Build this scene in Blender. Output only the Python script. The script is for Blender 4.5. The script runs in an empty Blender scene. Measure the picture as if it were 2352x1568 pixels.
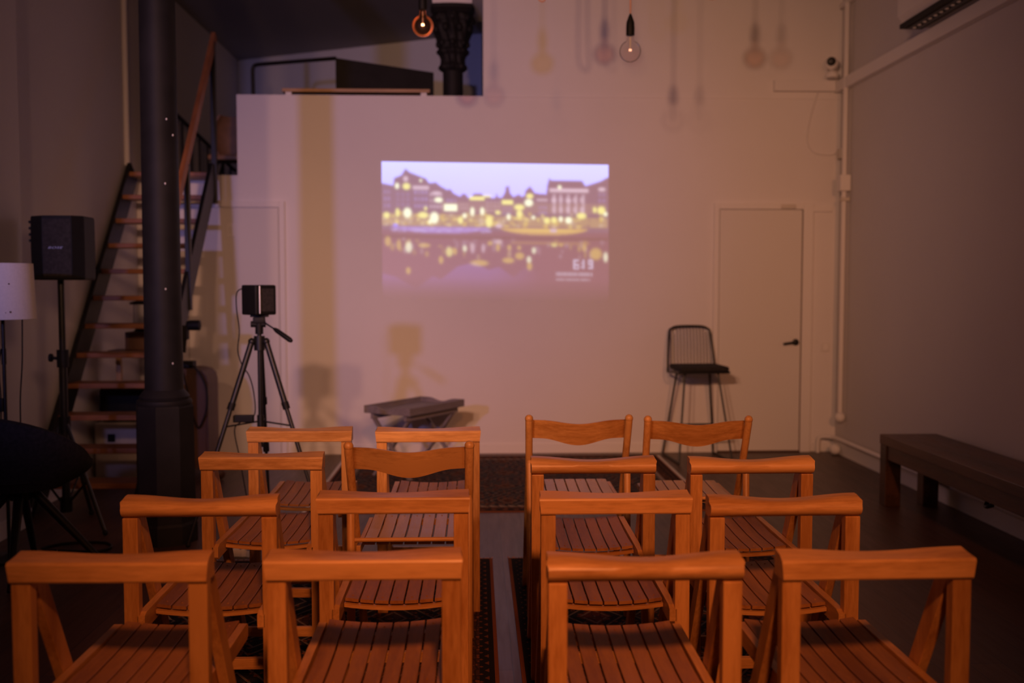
import bpy, bmesh, math, random
import numpy as np
from mathutils import Vector, Matrix
random.seed(7)
S = bpy.context.scene
C = S.collection
PI = math.pi
R = math.radians

# ---------------- camera ----------------
cam = bpy.data.cameras.new('camera')
cam.lens = 35.0; cam.sensor_width = 36.0
cam.clip_start = 0.05; cam.clip_end = 60
co = bpy.data.objects.new('camera', cam); C.objects.link(co)
f_px = 2352 / 36 * 35
yaw = math.atan(81 / f_px); pitch = math.atan(129 / f_px)
co.location = (0, 0, 1.40)
co.rotation_euler = (PI / 2 - pitch, 0, -yaw)
cam.dof.use_dof = True
cam.dof.focus_distance = 3.45
cam.dof.aperture_fstop = 1.9
S.camera = co

# ---------------- world, colour, lamps ----------------
w = bpy.data.worlds.new('world'); S.world = w; w.use_nodes = True
w.node_tree.nodes['Background'].inputs[0].default_value = (0.05, 0.02, 0.015, 1)
w.node_tree.nodes['Background'].inputs[1].default_value = 0.2
S.view_settings.view_transform = 'Standard'
S.view_settings.look = 'None'
S.view_settings.exposure = 0.0
S.view_settings.gamma = 1.0
S.view_settings.use_curve_mapping = False


def lamp(name, kind, loc, color, energy, radius=0.05, target=None, angle=None, blend=0.5):
    l = bpy.data.lights.new(name, kind); l.color = color; l.energy = energy
    if kind in ('POINT', 'SPOT'): l.shadow_soft_size = radius
    if kind == 'SPOT': l.spot_size = angle; l.spot_blend = blend
    o = bpy.data.objects.new(name, l); C.objects.link(o); o.location = loc
    if target is not None:
        o.rotation_euler = (Vector(target) - Vector(loc)).to_track_quat('-Z', 'Y').to_euler()
    return o

WARM = (1.0, 0.31, 0.10)
WALLW = (1.0, 0.48, 0.285)
COOL = (0.42, 0.36, 1.0)
lamp('warm_room_light', 'SPOT', (0.25, -0.75, 3.05), WARM, 430, 0.12, (0.14, 2.9, 0.75), R(45), 1.0)
lamp('warm_wall_light', 'SPOT', (-0.9, 0.0, 2.8), WALLW, 540, 0.08, (0.3, 8.2, 2.15), R(58), 1.0)
lamp('warm_wall_light.001', 'SPOT', (-1.45, 0.0, 2.8), WALLW, 280, 0.08, (0.6, 8.2, 2.2), R(58), 1.0)
lamp('warm_door_fill', 'SPOT', (1.6, -0.8, 2.9), (1.0, 0.36, 0.15), 330, 0.12, (1.9, 8.2, 0.7), R(44), 1.0)  # unseen spot added to warm the door side of the wall
lamp('soft_left_fill', 'SPOT', (1.2, 0.2, 2.7), WALLW, 360, 0.45, (-2.0, 8.0, 0.7), R(31), 1.0)  # unseen fill added to lift the dark wall behind the tripod
lamp('cool_left_light', 'SPOT', (-2.52, -0.2, 2.11), COOL, 380, 0.09, (-1.0, 8.2, 2.1), R(42), 1.0)  # unseen cool source behind the camera at left
lamp('dim_ambient_light', 'POINT', (0.2, 2.0, 3.8), (1.0, .48, .33), 0.8, 0.3)  # weak unseen point light for the general room brightness


# ---------------- material helpers ----------------
def srgb(r, g, b):
    return tuple(((c / 255) / 12.92 if c / 255 <= .04045 else ((c / 255 + .055) / 1.055) ** 2.4) for c in (r, g, b))


class NT:
    """small wrapper to write node graphs as expressions"""
    def __init__(s, name):
        s.m = bpy.data.materials.new(name); s.m.use_nodes = True
        s.t = s.m.node_tree; s.n = s.t.nodes; s.l = s.t.links
        s.b = s.n['Principled BSDF']
    def node(s, kind, **kw):
        n = s.n.new(kind)
        for k, v in kw.items(): setattr(n, k, v)
        return n
    def put(s, sock, v):
        if isinstance(v, bpy.types.NodeSocket): s.l.new(v, sock)
        else:
            if sock.type == 'RGBA' and len(v) == 3: v = (*v, 1)
            sock.default_value = v
    def math(s, op, a, b=0.0, c=0.0, clamp=False):
        n = s.node('ShaderNodeMath', operation=op, use_clamp=clamp)
        s.put(n.inputs[0], a); s.put(n.inputs[1], b)
        if op in ('MULTIPLY_ADD', 'COMPARE', 'SMOOTH_MIN', 'WRAP'): s.put(n.inputs[2], c)
        return n.outputs[0]
    def mix(s, f, a, b):
        n = s.node('ShaderNodeMix', data_type='RGBA')
        s.put(n.inputs[0], f); s.put(n.inputs[6], a); s.put(n.inputs[7], b)
        return n.outputs[2]
    def coord(s, which='Object', scale=(1, 1, 1), rot=(0, 0, 0)):
        tc = s.node('ShaderNodeTexCoord'); mp = s.node('ShaderNodeMapping')
        mp.inputs['Scale'].default_value = scale; mp.inputs['Rotation'].default_value = rot
        s.l.new(tc.outputs[which], mp.inputs[0]); return mp.outputs[0]
    def noise(s, vec, scale, detail=3, rough=.5):
        n = s.node('ShaderNodeTexNoise'); s.l.new(vec, n.inputs['Vector'])
        n.inputs['Scale'].default_value = scale; n.inputs['Detail'].default_value = detail
        n.inputs['Roughness'].default_value = rough
        return n.outputs[0]
    def ramp(s, f, stops):
        n = s.node('ShaderNodeValToRGB'); e = n.color_ramp.elements
        while len(e) < len(stops): e.new(.5)
        for k, (p, c) in enumerate(stops): e[k].position = p; e[k].color = (*c, 1)
        s.l.new(f, n.inputs[0]); return n.outputs[0]
    def bump(s, h, strength=.1, dist=.01):
        n = s.node('ShaderNodeBump'); n.inputs['Strength'].default_value = strength
        n.inputs['Distance'].default_value = dist; s.l.new(h, n.inputs['Height'])
        s.l.new(n.outputs[0], s.b.inputs['Normal'])
    def set(s, color=None, rough=None, metal=None, spec=None, coat=None):
        if color is not None: s.put(s.b.inputs['Base Color'], color)
        if rough is not None: s.put(s.b.inputs['Roughness'], rough)
        if metal is not None: s.put(s.b.inputs['Metallic'], metal)
        if spec is not None: s.put(s.b.inputs['Specular IOR Level'], spec)
        if coat is not None: s.put(s.b.inputs['Coat Weight'], coat)
        return s.m


def simple(name, col, rough=.5, metal=0, vary=.12, scale=12, spec=.5, bump=0.0):
    t = NT(name); v = t.noise(t.coord(), scale, 4)
    c2 = tuple(x * (1 - vary) for x in col); c1 = tuple(min(1, x * (1 + vary)) for x in col)
    t.set(t.ramp(v, [(.3, c2), (.7, c1)]), rough, metal, spec)
    if bump: t.bump(t.noise(t.coord(), scale * 8, 3), bump, .002)
    return t.m


def wood(name, stretch, light, dark, rough=.38, scale=9, var=.16, wearamt=2.2):
    t = NT(name)
    sc = tuple(.12 if i == stretch else 1.0 for i in range(3))
    oi = t.node('ShaderNodeObjectInfo')
    tc = t.node('ShaderNodeTexCoord')
    add = t.node('ShaderNodeVectorMath', operation='ADD')
    comb = t.node('ShaderNodeCombineXYZ')
    r10 = t.math('MULTIPLY', oi.outputs['Random'], 7.0)
    for k in range(3): t.l.new(r10, comb.inputs[k])
    t.l.new(tc.outputs['Object'], add.inputs[0]); t.l.new(comb.outputs[0], add.inputs[1])
    mp = t.node('ShaderNodeMapping'); mp.inputs['Scale'].default_value = sc
    t.l.new(add.outputs[0], mp.inputs[0])
    v = mp.outputs[0]
    big = t.noise(v, scale, 3); fine = t.noise(v, scale * 14, 4, .6)
    g = t.math('ADD', t.math('MULTIPLY', big, .65), t.math('MULTIPLY', fine, .35))
    c = t.ramp(g, [(.38, dark), (.58, light)])
    hs = t.node('ShaderNodeHueSaturation'); t.l.new(c, hs.inputs['Color'])
    t.l.new(t.math('MULTIPLY_ADD', oi.outputs['Random'], var * 2, 1 - var), hs.inputs['Value'])
    # worn patches are a little lighter
    wear = t.math('MULTIPLY', t.math('SUBTRACT', t.noise(v, 22, 6, .75), .50, clamp=True), wearamt, clamp=True)
    cc = t.mix(wear, hs.outputs[0], tuple(min(1, x * 1.25 + .02) for x in light))
    t.set(cc, t.math('MULTIPLY_ADD', fine, .25, rough - .08), 0, .5)
    t.bump(fine, .08, .002)
    return t.m


M = {}
def wallmat(name, col, mott=.04):
    t = NT(name); v = t.coord()
    n = t.noise(v, 1.3, 5, .6)
    t.set(t.ramp(n, [(.3, tuple(c * (1 - mott) for c in col)), (.7, col)]), .85, 0, .25)
    t.bump(t.noise(v, 60, 3), .12, .002)
    return t.m
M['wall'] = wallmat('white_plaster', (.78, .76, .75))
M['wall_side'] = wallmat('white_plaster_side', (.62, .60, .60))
M['ceiling'] = wallmat('dark_ceiling_paint', (.30, .29, .29))
M['loftwall'] = wallmat('loft_plaster', (.62, .66, .70))
M['doorpaint'] = wallmat('door_paint', (.74, .72, .69), .02)
M['whitepaint'] = wallmat('white_pipe_paint', (.80, .78, .76), .02)
M['black'] = simple('black_metal', (.009, .009, .009), .42, 0, .2, 20, .4)
M['blackmatte'] = simple('black_plastic', (.006, .006, .006), .6, 0, .15, 30, .25)
M['iron'] = simple('black_painted_iron', (.013, .012, .012), .6, 0, .25, 6, .18, .15)
M['charcoal'] = simple('charcoal_fabric', (.030, .027, .027), .9, 0, .25, 60, .2, .5)
M['greywood'] = wood('grey_stained_wood', 0, (.23, .205, .225), (.16, .14, .155), .5, 9, 0)
WL, WD = (.66, .33, .11), (.40, .17, .045)
M['wood_x'] = wood('beech_wood_across', 0, WL, WD)
M['wood_y'] = wood('beech_wood_lengthwise', 1, WL, WD)
M['wood_z'] = wood('beech_wood_upright', 2, WL, WD)
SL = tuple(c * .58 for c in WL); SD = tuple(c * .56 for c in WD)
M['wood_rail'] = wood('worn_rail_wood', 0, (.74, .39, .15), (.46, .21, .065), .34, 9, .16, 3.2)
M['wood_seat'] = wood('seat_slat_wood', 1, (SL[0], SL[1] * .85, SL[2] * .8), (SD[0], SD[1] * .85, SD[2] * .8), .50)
M['wood_seat_light'] = wood('pale_seat_slat_wood', 1, (.60, .34, .15), (.50, .27, .11), .33)
M['tread'] = wood('stair_tread_wood', 0, (.30, .12, .045), (.20, .075, .03), .45, 8, .08)
M['handrail'] = wood('handrail_wood', 2, (.42, .15, .045), (.30, .10, .03), .45, 8, 0)
M['darkwood'] = wood('dark_bench_wood', 1, (.095, .038, .018), (.028, .012, .007), .33, 5, 0)
M['shelfwood'] = wood('shelf_wood', 0, (.45, .27, .13), (.33, .18, .08), .5, 6, 0)
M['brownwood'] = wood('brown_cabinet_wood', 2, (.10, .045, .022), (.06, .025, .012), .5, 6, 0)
M['silver'] = simple('silver_trim', (.55, .55, .58), .3, .9, .05)
M['cream'] = simple('cream_plastic', (.62, .58, .52), .5, 0, .05)
M['tan'] = simple('tan_leather', (.40, .20, .07), .5, 0, .15)
M['shade'] = simple('white_lampshade_fabric', (.80, .74, .66), .9, 0, .04, 90, .1, .3)
M['spot'] = simple('dark_spot', (.10, .05, .03), .8)
M['speck'] = simple('white_paint_speck', (.6, .58, .55), .8)
M['cordpink'] = simple('rose_fabric_cord', (.55, .32, .26), .8)
M['paper'] = simple('white_paper', (.75, .72, .70), .9)
M['ac'] = simple('white_air_conditioner', (.72, .70, .68), .5, 0, .02)

# floor: dark boards
t = NT('dark_floor_boards')
v = t.coord('Object')
br = t.node('ShaderNodeTexBrick'); mp = t.node('ShaderNodeMapping')
mp.inputs['Rotation'].default_value = (0, 0, PI / 2)
t.l.new(v, mp.inputs[0]); t.l.new(mp.outputs[0], br.inputs['Vector'])
br.inputs['Color1'].default_value = (.105, .048, .028, 1); br.inputs['Color2'].default_value = (.066, .030, .019, 1)
br.inputs['Mortar'].default_value = (.02, .011, .008, 1)
br.inputs['Scale'].default_value = 1; br.inputs['Mortar Size'].default_value = .0022
br.inputs['Brick Width'].default_value = 1.5; br.inputs['Row Height'].default_value = .13; br.offset = .37
gr = t.noise(t.coord('Object', (1, .08, 1)), 40, 4, .6)
col = t.mix(t.math('MULTIPLY', gr, .6), br.outputs[0], (.05, .026, .018))
t.set(col, t.math('MULTIPLY_ADD', gr, .22, .30), 0, .5)
t.bump(t.math('SUBTRACT', t.math('MULTIPLY', gr, .3), br.outputs['Fac']), .15, .003)
M['floor'] = t.m


def rug_mat(name, wx, wy, red=.5):
    """persian rug: border bands by distance from the edge, zigzags and diamonds in the field"""
    t = NT(name)
    tc = t.node('ShaderNodeTexCoord'); sp = t.node('ShaderNodeSeparateXYZ')
    t.l.new(tc.outputs['Object'], sp.inputs[0]); x, y = sp.outputs[0], sp.outputs[1]
    ax = t.math('SUBTRACT', wx / 2, t.math('ABSOLUTE', x)); ay = t.math('SUBTRACT', wy / 2, t.math('ABSOLUTE', y))
    d = t.math('MINIMUM', ax, ay)
    navy, black, redc, cream, rust, brown = (.020, .022, .034), (.010, .010, .013), (.17, .042, .022), (.42, .33, .26), (.26, .085, .035), (.085, .034, .020)
    # fields
    def tri(a, per): return t.math('PINGPONG', a, per)
    zig = t.math('LESS_THAN', t.math('PINGPONG', t.math('ADD', t.math('ADD', tri(x, .035), tri(y, .035)), 0.0), .028), .009)
    u = t.math('DIVIDE', tri(t.math('ADD', x, 40.13), .17), .17); vv = t.math('DIVIDE', tri(t.math('ADD', y, 40.05), .24), .24)
    dia = t.math('ADD', u, vv)
    ring = t.math('PINGPONG', dia, .17)
    m1 = t.math('LESS_THAN', ring, .035)
    m2 = t.math('LESS_THAN', dia, .45)
    vor = t.node('ShaderNodeTexVoronoi'); vor.feature = 'DISTANCE_TO_EDGE'
    t.l.new(t.coord('Object', (26, 20, 20)), vor.inputs['Vector']); vor.inputs['Scale'].default_value = 1.0
    vor.inputs['Randomness'].default_value = .45
    m3 = t.math('LESS_THAN', vor.outputs[0], .09)
    vor2 = t.node('ShaderNodeTexVoronoi'); t.l.new(t.coord('Object', (34, 30, 20)), vor2.inputs['Vector'])
    vor2.inputs['Scale'].default_value = 1.0
    m4 = t.math('LESS_THAN', vor2.outputs['Distance'], .33)
    field = t.mix(m2, navy, brown if red < .5 else redc)
    field = t.mix(t.math('MULTIPLY', m4, .85), field, rust)
    field = t.mix(t.math('MULTIPLY', m3, .6), field, black)
    field = t.mix(t.math('MULTIPLY', t.math('MULTIPLY', m1, t.math('SUBTRACT', 1.0, m4)), .5), field, cream)
    flow = t.mix(t.math('MULTIPLY', m4, .8), brown, rust)
    flow = t.mix(t.math('MULTIPLY', m3, .7), flow, black)
    tooth = t.math('LESS_THAN', t.math('ADD', t.math('DIVIDE', t.math('SUBTRACT', d, .13), .05), t.math('DIVIDE', t.math('PINGPONG', t.math('ADD', x, y), .03), .03)), 1.0)
    teeth = t.mix(tooth, black, cream)
    def band(a, col_in, col_out): return t.mix(t.math('GREATER_THAN', d, a), col_out, col_in)
    c = band(.015, black, rust)
    c = band(.035, t.mix(t.math('MULTIPLY', zig, .7), black, rust), c)
    c = band(.07, flow, c)
    c = band(.125, redc, c)
    c = band(.13, teeth, c)
    c = band(.18, field, c)
    n = t.noise(t.coord(), 300, 2)
    c = t.mix(t.math('MULTIPLY', n, .35), c, (.03, .018, .014))
    t.set(c, .95, 0, .1); t.bump(n, .5, .004)
    return t.m


# ---------------- mesh helpers ----------------
class MB:
    def __init__(s): s.bm = bmesh.new()
    def box(s, x0, x1, y0, y1, z0, z1, bev=0.0, mat=None, seg=1):
        b = bmesh.new(); bmesh.ops.create_cube(b, size=1)
        for v in b.verts:
            v.co = Vector(((x0 + x1) / 2 + v.co.x * (x1 - x0), (y0 + y1) / 2 + v.co.y * (y1 - y0), (z0 + z1) / 2 + v.co.z * (z1 - z0)))
        if bev: bmesh.ops.bevel(b, geom=list(b.edges), offset=bev, segments=seg + 1, affect='EDGES', profile=.6)
        if mat is not None: bmesh.ops.transform(b, matrix=mat, verts=b.verts)
        s.merge(b); return s
    def merge(s, b):
        me = bpy.data.meshes.new('tmp'); b.to_mesh(me); b.free(); s.bm.from_mesh(me); bpy.data.meshes.remove(me)
    def beam(s, p, q, wx, wd, bev=0.0, up=(0, 1, 0), ext=0.0):
        """rectangular bar from p to q; wx across, wd along 'up'"""
        p, q = Vector(p), Vector(q); d = (q - p); L = d.length; d.normalize()
        u = Vector(up); u = (u - d * u.dot(d)).normalized(); r = u.cross(d)
        m = Matrix((( r.x, u.x, d.x, p.x), (r.y, u.y, d.y, p.y), (r.z, u.z, d.z, p.z), (0, 0, 0, 1)))
        return s.box(-wx / 2, wx / 2, -wd / 2, wd / 2, -ext, L + ext, bev, m)
    def tube(s, pts, r, n=10, cap=True, closed=False):
        pts = [Vector(p) for p in pts]; rs = r if isinstance(r, (list, tuple)) else [r] * len(pts)
        rings = []; prev = None; N = len(pts)
        for i, p in enumerate(pts):
            if closed: d = (pts[(i + 1) % N] - pts[i - 1]).normalized()
            elif i == 0: d = (pts[1] - p).normalized()
            elif i == N - 1: d = (p - pts[-2]).normalized()
            else: d = ((pts[i + 1] - p).normalized() + (p - pts[i - 1]).normalized()).normalized()
            if prev is None:
                a = Vector((0, 0, 1)) if abs(d.z) < .9 else Vector((1, 0, 0))
                u = d.cross(a).normalized()
            else: u = (prev - d * prev.dot(d)).normalized()
            prev = u; v = d.cross(u)
            rings.append([s.bm.verts.new(p + (u * math.cos(2 * PI * k / n) + v * math.sin(2 * PI * k / n)) * rs[i]) for k in range(n)])
        for i in range(N if closed else N - 1):
            a, b = rings[i], rings[(i + 1) % N]
            for k in range(n): s.bm.faces.new((a[k], a[(k + 1) % n], b[(k + 1) % n], b[k]))
        if cap and not closed:
            s.bm.faces.new(rings[0][::-1]); s.bm.faces.new(rings[-1])
        return s
    def lathe(s, prof, cx=0, cy=0, n=24, mod=None, cap=True):
        """prof: (radius, z); mod(theta, z) scales the radius"""
        rings = []
        for r, z in prof:
            ring = []
            for k in range(n):
                a = 2 * PI * k / n; rr = r * (mod(a, z) if mod else 1)
                ring.append(s.bm.verts.new((cx + rr * math.cos(a), cy + rr * math.sin(a), z)))
            rings.append(ring)
        for a, b in zip(rings, rings[1:]):
            for k in range(n): s.bm.faces.new((a[k], a[(k + 1) % n], b[(k + 1) % n], b[k]))
        if cap: s.bm.faces.new(rings[0][::-1]); s.bm.faces.new(rings[-1])
        return s
    def ball(s, c, r, n=14, sc=(1, 1, 1)):
        b = bmesh.new(); bmesh.ops.create_uvsphere(b, u_segments=n, v_segments=max(6, n // 2), radius=r)
        for v in b.verts: v.co = Vector((v.co.x * sc[0] + c[0], v.co.y * sc[1] + c[1], v.co.z * sc[2] + c[2]))
        s.merge(b); return s
    def loft(s, sections, close=True, cap=True):
        """sections: lists of equally many points"""
        rings = [[s.bm.verts.new(p) for p in sec] for sec in sections]; n = len(rings[0])
        for a, b in zip(rings, rings[1:]):
            for k in range(n if close else n - 1): s.bm.faces.new((a[k], a[(k + 1) % n], b[(k + 1) % n], b[k]))
        if cap and close: s.bm.faces.new(rings[0][::-1]); s.bm.faces.new(rings[-1])
        return s
    def prism(s, poly, z0, z1, mat=None):
        b = bmesh.new()
        lo = [b.verts.new((x, y, z0)) for x, y in poly]; hi = [b.verts.new((x, y, z1)) for x, y in poly]
        n = len(poly)
        for k in range(n): b.faces.new((lo[k], lo[(k + 1) % n], hi[(k + 1) % n], hi[k]))
        b.faces.new(lo[::-1]); b.faces.new(hi)
        if mat is not None: bmesh.ops.transform(b, matrix=mat, verts=b.verts)
        s.merge(b); return s
    def cutz(s, z=0.0):
        g = list(s.bm.verts) + list(s.bm.edges) + list(s.bm.faces)
        r = bmesh.ops.bisect_plane(s.bm, geom=g, plane_co=(0, 0, z), plane_no=(0, 0, 1), clear_inner=True)
        ed = [e for e in r['geom_cut'] if isinstance(e, bmesh.types.BMEdge)]
        if ed: bmesh.ops.holes_fill(s.bm, edges=ed)
        return s
    def xf(s, m): bmesh.ops.transform(s.bm, matrix=m, verts=s.bm.verts); return s
    def build(s, name, mat, parent=None, smooth=False, loc=None, label=None):
        bmesh.ops.recalc_face_normals(s.bm, faces=s.bm.faces)
        me = bpy.data.meshes.new(name); s.bm.to_mesh(me); s.bm.free()
        me.materials.append(mat)
        if smooth:
            for p in me.polygons: p.use_smooth = True
            me.set_sharp_from_angle(angle=R(38))
        o = bpy.data.objects.new(name, me); C.objects.link(o)
        if parent: o.parent = parent
        if loc: o.location = loc
        if label: o['label'] = label
        return o


def thing(name, label, cat, loc=(0, 0, 0), rz=0, group=None):
    o = bpy.data.objects.new(name, None); o.empty_display_size = .1; C.objects.link(o)
    o.location = loc; o.rotation_euler = (0, 0, rz); o['label'] = label; o['category'] = cat
    if group: o['group'] = group
    return o
def tag(o, label, cat, group=None):
    o['label'] = label; o['category'] = cat
    if group: o['group'] = group
    return o
def struct(o, label=None):
    o['kind'] = 'structure'
    if label: o['label'] = label
    return o
def copy_tree(o, parent=None):
    c = o.copy(); C.objects.link(c); c.parent = parent
    for ch in list(o.children): copy_tree(ch, c)
    return c
def bez(pts, n=8):
    """smooth path through points"""
    P = [Vector(p) for p in pts]; out = []
    for i in range(len(P) - 1):
        p0 = P[max(0, i - 1)]; p1 = P[i]; p2 = P[i + 1]; p3 = P[min(len(P) - 1, i + 2)]
        for k in range(n):
            u = k / n
            out.append(.5 * ((2 * p1) + (p2 - p0) * u + (2 * p0 - 5 * p1 + 4 * p2 - p3) * u * u + (3 * p1 - p0 - 3 * p2 + p3) * u ** 3))
    out.append(P[-1]); return out


# ---------------- the room ----------------
YB = 8.25          # face of the far wall
XR = 3.02          # right wall
XL = -2.76         # left wall
H = 4.0
b = MB().box(XL - .2, XR + .2, -3.2, 12.6, -.2, 0)
struct(b.build('floor', M['floor']), 'dark glossy wooden board floor')
struct(MB().box(XL - .35, XR + .2, -3.2, 12.6, H, H + .2).build('ceiling', M['ceiling']), 'dark painted ceiling')
# far wall: low part under the loft with its parapet, and the full height part to the right
PX0, PX1 = -1.945, 0.057
mb = MB()
mb.box(XL - .1, PX0, YB, YB + .14, 0, 2.295)
mb.box(PX0, PX1, YB, YB + .14, 0, 2.945)
mb.box(PX1, XR + .1, YB, YB + .14, 0, H)
struct(mb.build('wall_back', M['wall']), 'white far wall with the loft parapet')
struct(MB().box(PX1, XR, YB - .009, YB, 2.936, 2.946).build('trim_1', M['wall']), 'faint joint line across the far wall')
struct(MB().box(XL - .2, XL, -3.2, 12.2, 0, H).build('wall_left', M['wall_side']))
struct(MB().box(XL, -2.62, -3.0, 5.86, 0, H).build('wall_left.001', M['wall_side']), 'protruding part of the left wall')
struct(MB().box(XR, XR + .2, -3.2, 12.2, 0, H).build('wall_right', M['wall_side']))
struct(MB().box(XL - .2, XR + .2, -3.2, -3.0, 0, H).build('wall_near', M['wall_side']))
# loft
struct(MB().box(XL, XR, YB + .14, 12.2, 2.17, 2.29).build('floor_loft', M['blackmatte']), 'loft floor slab')
mb = MB().prism([(XL - .2, 11.9), (.3, 10.35), (.3, 10.5), (XL - .2, 12.05)], 2.29, H)
struct(mb.build('wall_loft_back', M['loftwall']), 'rear wall of the loft')
struct(MB().box(.057, .20, YB + .14, 10.5, 2.29, H).build('wall_loft_right', M['loftwall']))
struct(MB().box(-.03, .057, YB + .01, YB + .75, 3.74, H).build('trim_2', M['wall']), 'white beam end beside the column head')
# skirting
struct(MB().box(PX1 - 1.6, 2.0, YB - .014, YB, 0, .075, .003).box(2.83, XR, YB - .014, YB, 0, .075, .003).box(XL + .02, -2.35, YB - .014, YB, 0, .075, .003).build('baseboard_back', M['whitepaint']))
struct(MB().box(XR - .02, XR, -3.0, YB - .02, 0, .11, .003).build('baseboard_right', M['whitepaint']))
struct(MB().box(-2.62, -2.605, -3.0, 5.86, 0, .10, .003).box(XL, XL + .015, 5.86, YB - .02, 0, .10, .003).build('baseboard_left', M['whitepaint']))

# right door
def door(name, x0, x1, ztop, lab, frame_r, handle=None, hinge=False):
    d = thing(name, lab, 'door', ((x0 + x1) / 2, YB, 0)); del d['category']; d['kind'] = 'structure'
    cx = (x0 + x1) / 2
    MB().box(x0 + .006 - cx, x1 - .008 - cx, -.020, -.001, .013, ztop - .006, .003).build('door_leaf', M['doorpaint'], d)
    fr = MB().box(x0 - .045 - cx, x0 - cx, -.030, -.001, 0, ztop + .05, .004)
    fr.box(x1 - cx, frame_r - cx, -.030, -.001, 0, ztop + .05, .004).box(x0 - cx, x1 - cx, -.030, -.001, ztop, ztop + .05, .004)
    fr.build('door_frame', M['whitepaint'], d)
    if handle:
        MB().box(x1 - .007 - cx, x1 - cx, -.012, -.001, 0, ztop, 0).box(x0 - cx, x1 - cx, -.012, -.001, 0, .012, 0).build('door_gap_shade', M['brownwood'], d)  # dark strips stand in for the shadow gap beside and under the leaf
        h = MB().lathe([(.028, 0), (.028, .008), (.014, .012), (.011, .05)], n=16).xf(Matrix.Rotation(PI / 2, 4, 'X'))
        h.xf(Matrix.Translation((handle[0] - cx, -.021, handle[1])))
        h.tube(bez([(handle[0] - cx, -.066, handle[1]), (handle[0] - cx - .05, -.07, handle[1] - .002), (handle[0] - cx - .115, -.066, handle[1] - .012)], 5), .0095, 8)
        h.build('door_handle', M['black'], d, True)
    return d
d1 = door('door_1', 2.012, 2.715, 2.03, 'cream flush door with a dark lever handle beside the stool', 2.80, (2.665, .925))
MB().box(-.24 + .40, .28, -.05, -.03, 2.035, 2.07, .004).build('door_closer', M['cream'], d1)
door('door_2', -2.36, -1.61, 2.035, 'white flush door behind the camera tripod', -1.565)
struct(MB().box(2.80, XR - .06, YB - .022, YB, 2.01, 2.055, .004).build('trim_3', M['whitepaint']), 'header strip from the door frame to the corner')
ls = thing('light_switch', 'small white switch plate between the right door and the corner', 'switch', (2.925, YB, .88))
MB().box(-.035, .035, -.010, 0, -.035, .035, .004).build('plate', M['doorpaint'], ls)
MB().box(-.02, .02, -.014, -.010, -.024, .024, .002).build('rocker', M['whitepaint'], ls)
ls = thing('light_switch', 'white switch plate on the wall above left of the tripod', 'switch', (-2.0, YB - .022, 1.85))
MB().box(-.035, .035, -.010, 0, -.055, .055, .004).build('plate', M['whitepaint'], ls)
MB().box(-.018, .018, -.014, -.010, -.03, .03, .002).build('rocker', M['doorpaint'], ls)
so = thing('wall_socket', 'white double wall socket low on the far wall right of the tripod', 'socket', (-1.39, YB, .19))
MB().box(-.08, .08, -.010, 0, -.04, .04, .004).build('plate', M['whitepaint'], so)
for sx in (-.038, .038):
    MB().lathe([(.024, 0), (.022, .004)], n=16).xf(Matrix.Rotation(PI / 2, 4, 'X')).xf(Matrix.Translation((sx, -.010, 0))).build('socket_face', M['cream'], so)

# pipes and trunking in the right corner
p = thing('wall_pipe', 'white vertical pipe with a junction box in the right corner', 'pipe', (XR - .045, 8.02, 0))
MB().tube([(0, 0, .36), (0, 0, 3.66)], .020, 12).build('pipe', M['whitepaint'], p, True)
MB().box(-.045, .04, -.045, .045, 2.16, 2.29, .008).build('junction_box', M['whitepaint'], p)
MB().box(-.03, .04, -.03, .03, 2.08, 2.11, .004).build('bracket', M['cream'], p)
MB().ball((0, 0, .32), .042).build('end_cap', M['whitepaint'], p, True)
p = thing('heating_pipe', 'white pipe bending off the floor and running along the right wall', 'pipe', (0, 0, 0))
MB().tube(bez([(2.86, 8.20, .0), (2.86, 8.20, .09), (2.875, 8.19, .13), (2.92, 8.15, .14), (2.96, 8.08, .14), (2.965, 7.9, .14)], 6) + [(2.965, 1.0, .14)], .017, 10).build('pipe', M['whitepaint'], p, True)
MB().ball((2.955, 8.06, .05), .045).build('elbow', M['whitepaint'], p, True)
struct(MB().box(2.45, XR - .062, YB - .05, YB, 2.995, 3.085, .006).build('trim_4', M['wall']), 'white cable trunking on the far wall')
struct(MB().box(XR - .06, XR, 1.0, YB, 2.985, 3.075, .006).build('trim_5', M['wall']), 'white cable trunking along the right wall')
struct(MB().box(XR - .045, XR, 1.0, YB - .05, 3.66, 3.70, .006).build('trim_6', M['wall']))
tag(MB().tube(bez([(2.82, YB - .012, 2.99), (2.76, YB - .012, 2.78), (2.74, YB - .012, 2.6), (2.80, YB - .012, 2.5), (2.93, YB - .012, 2.48), (2.985, YB - .02, 2.50)], 6), .006, 6).build('loose_cable', M['wall'], None, True), 'thin white loose cable looping down below the trunking', 'cable')
tag(MB().box(2.975, 3.015, 8.12, 8.20, 2.44, 2.52, .006).build('cable_clip', M['cream']), 'small beige cable box at the corner below the trunking', 'box')
sc_ = thing('security_camera', 'small white security camera with black lens in the upper right corner', 'camera', (2.90, 8.13, 3.09))
MB().lathe([(.05, 0), (.052, .02), (.04, .045), (.02, .055)], n=20).build('base', M['whitepaint'], sc_, True)
MB().ball((-.01, -.01, .11), .055, 18).build('body', M['whitepaint'], sc_, True)
MB().lathe([(.036, 0), (.034, .014), (.02, .02)], n=18).xf(Matrix.Rotation(R(98), 4, 'X')).xf(Matrix.Rotation(R(-16), 4, 'Z')).xf(Matrix.Translation((-.026, -.05, .118))).build('lens', M['black'], sc_, True)
# pale tube added in place of the wall edge that catches light
tag(MB().tube([(XL + .015, 8.0, 2.34), (XL + .015, 8.0, 4.0)], .020, 8).build('lit_wall_edge', M['whitepaint'], None, True), 'pale vertical strip standing in for the lit wall edge above the stairs', 'pipe')
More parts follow.
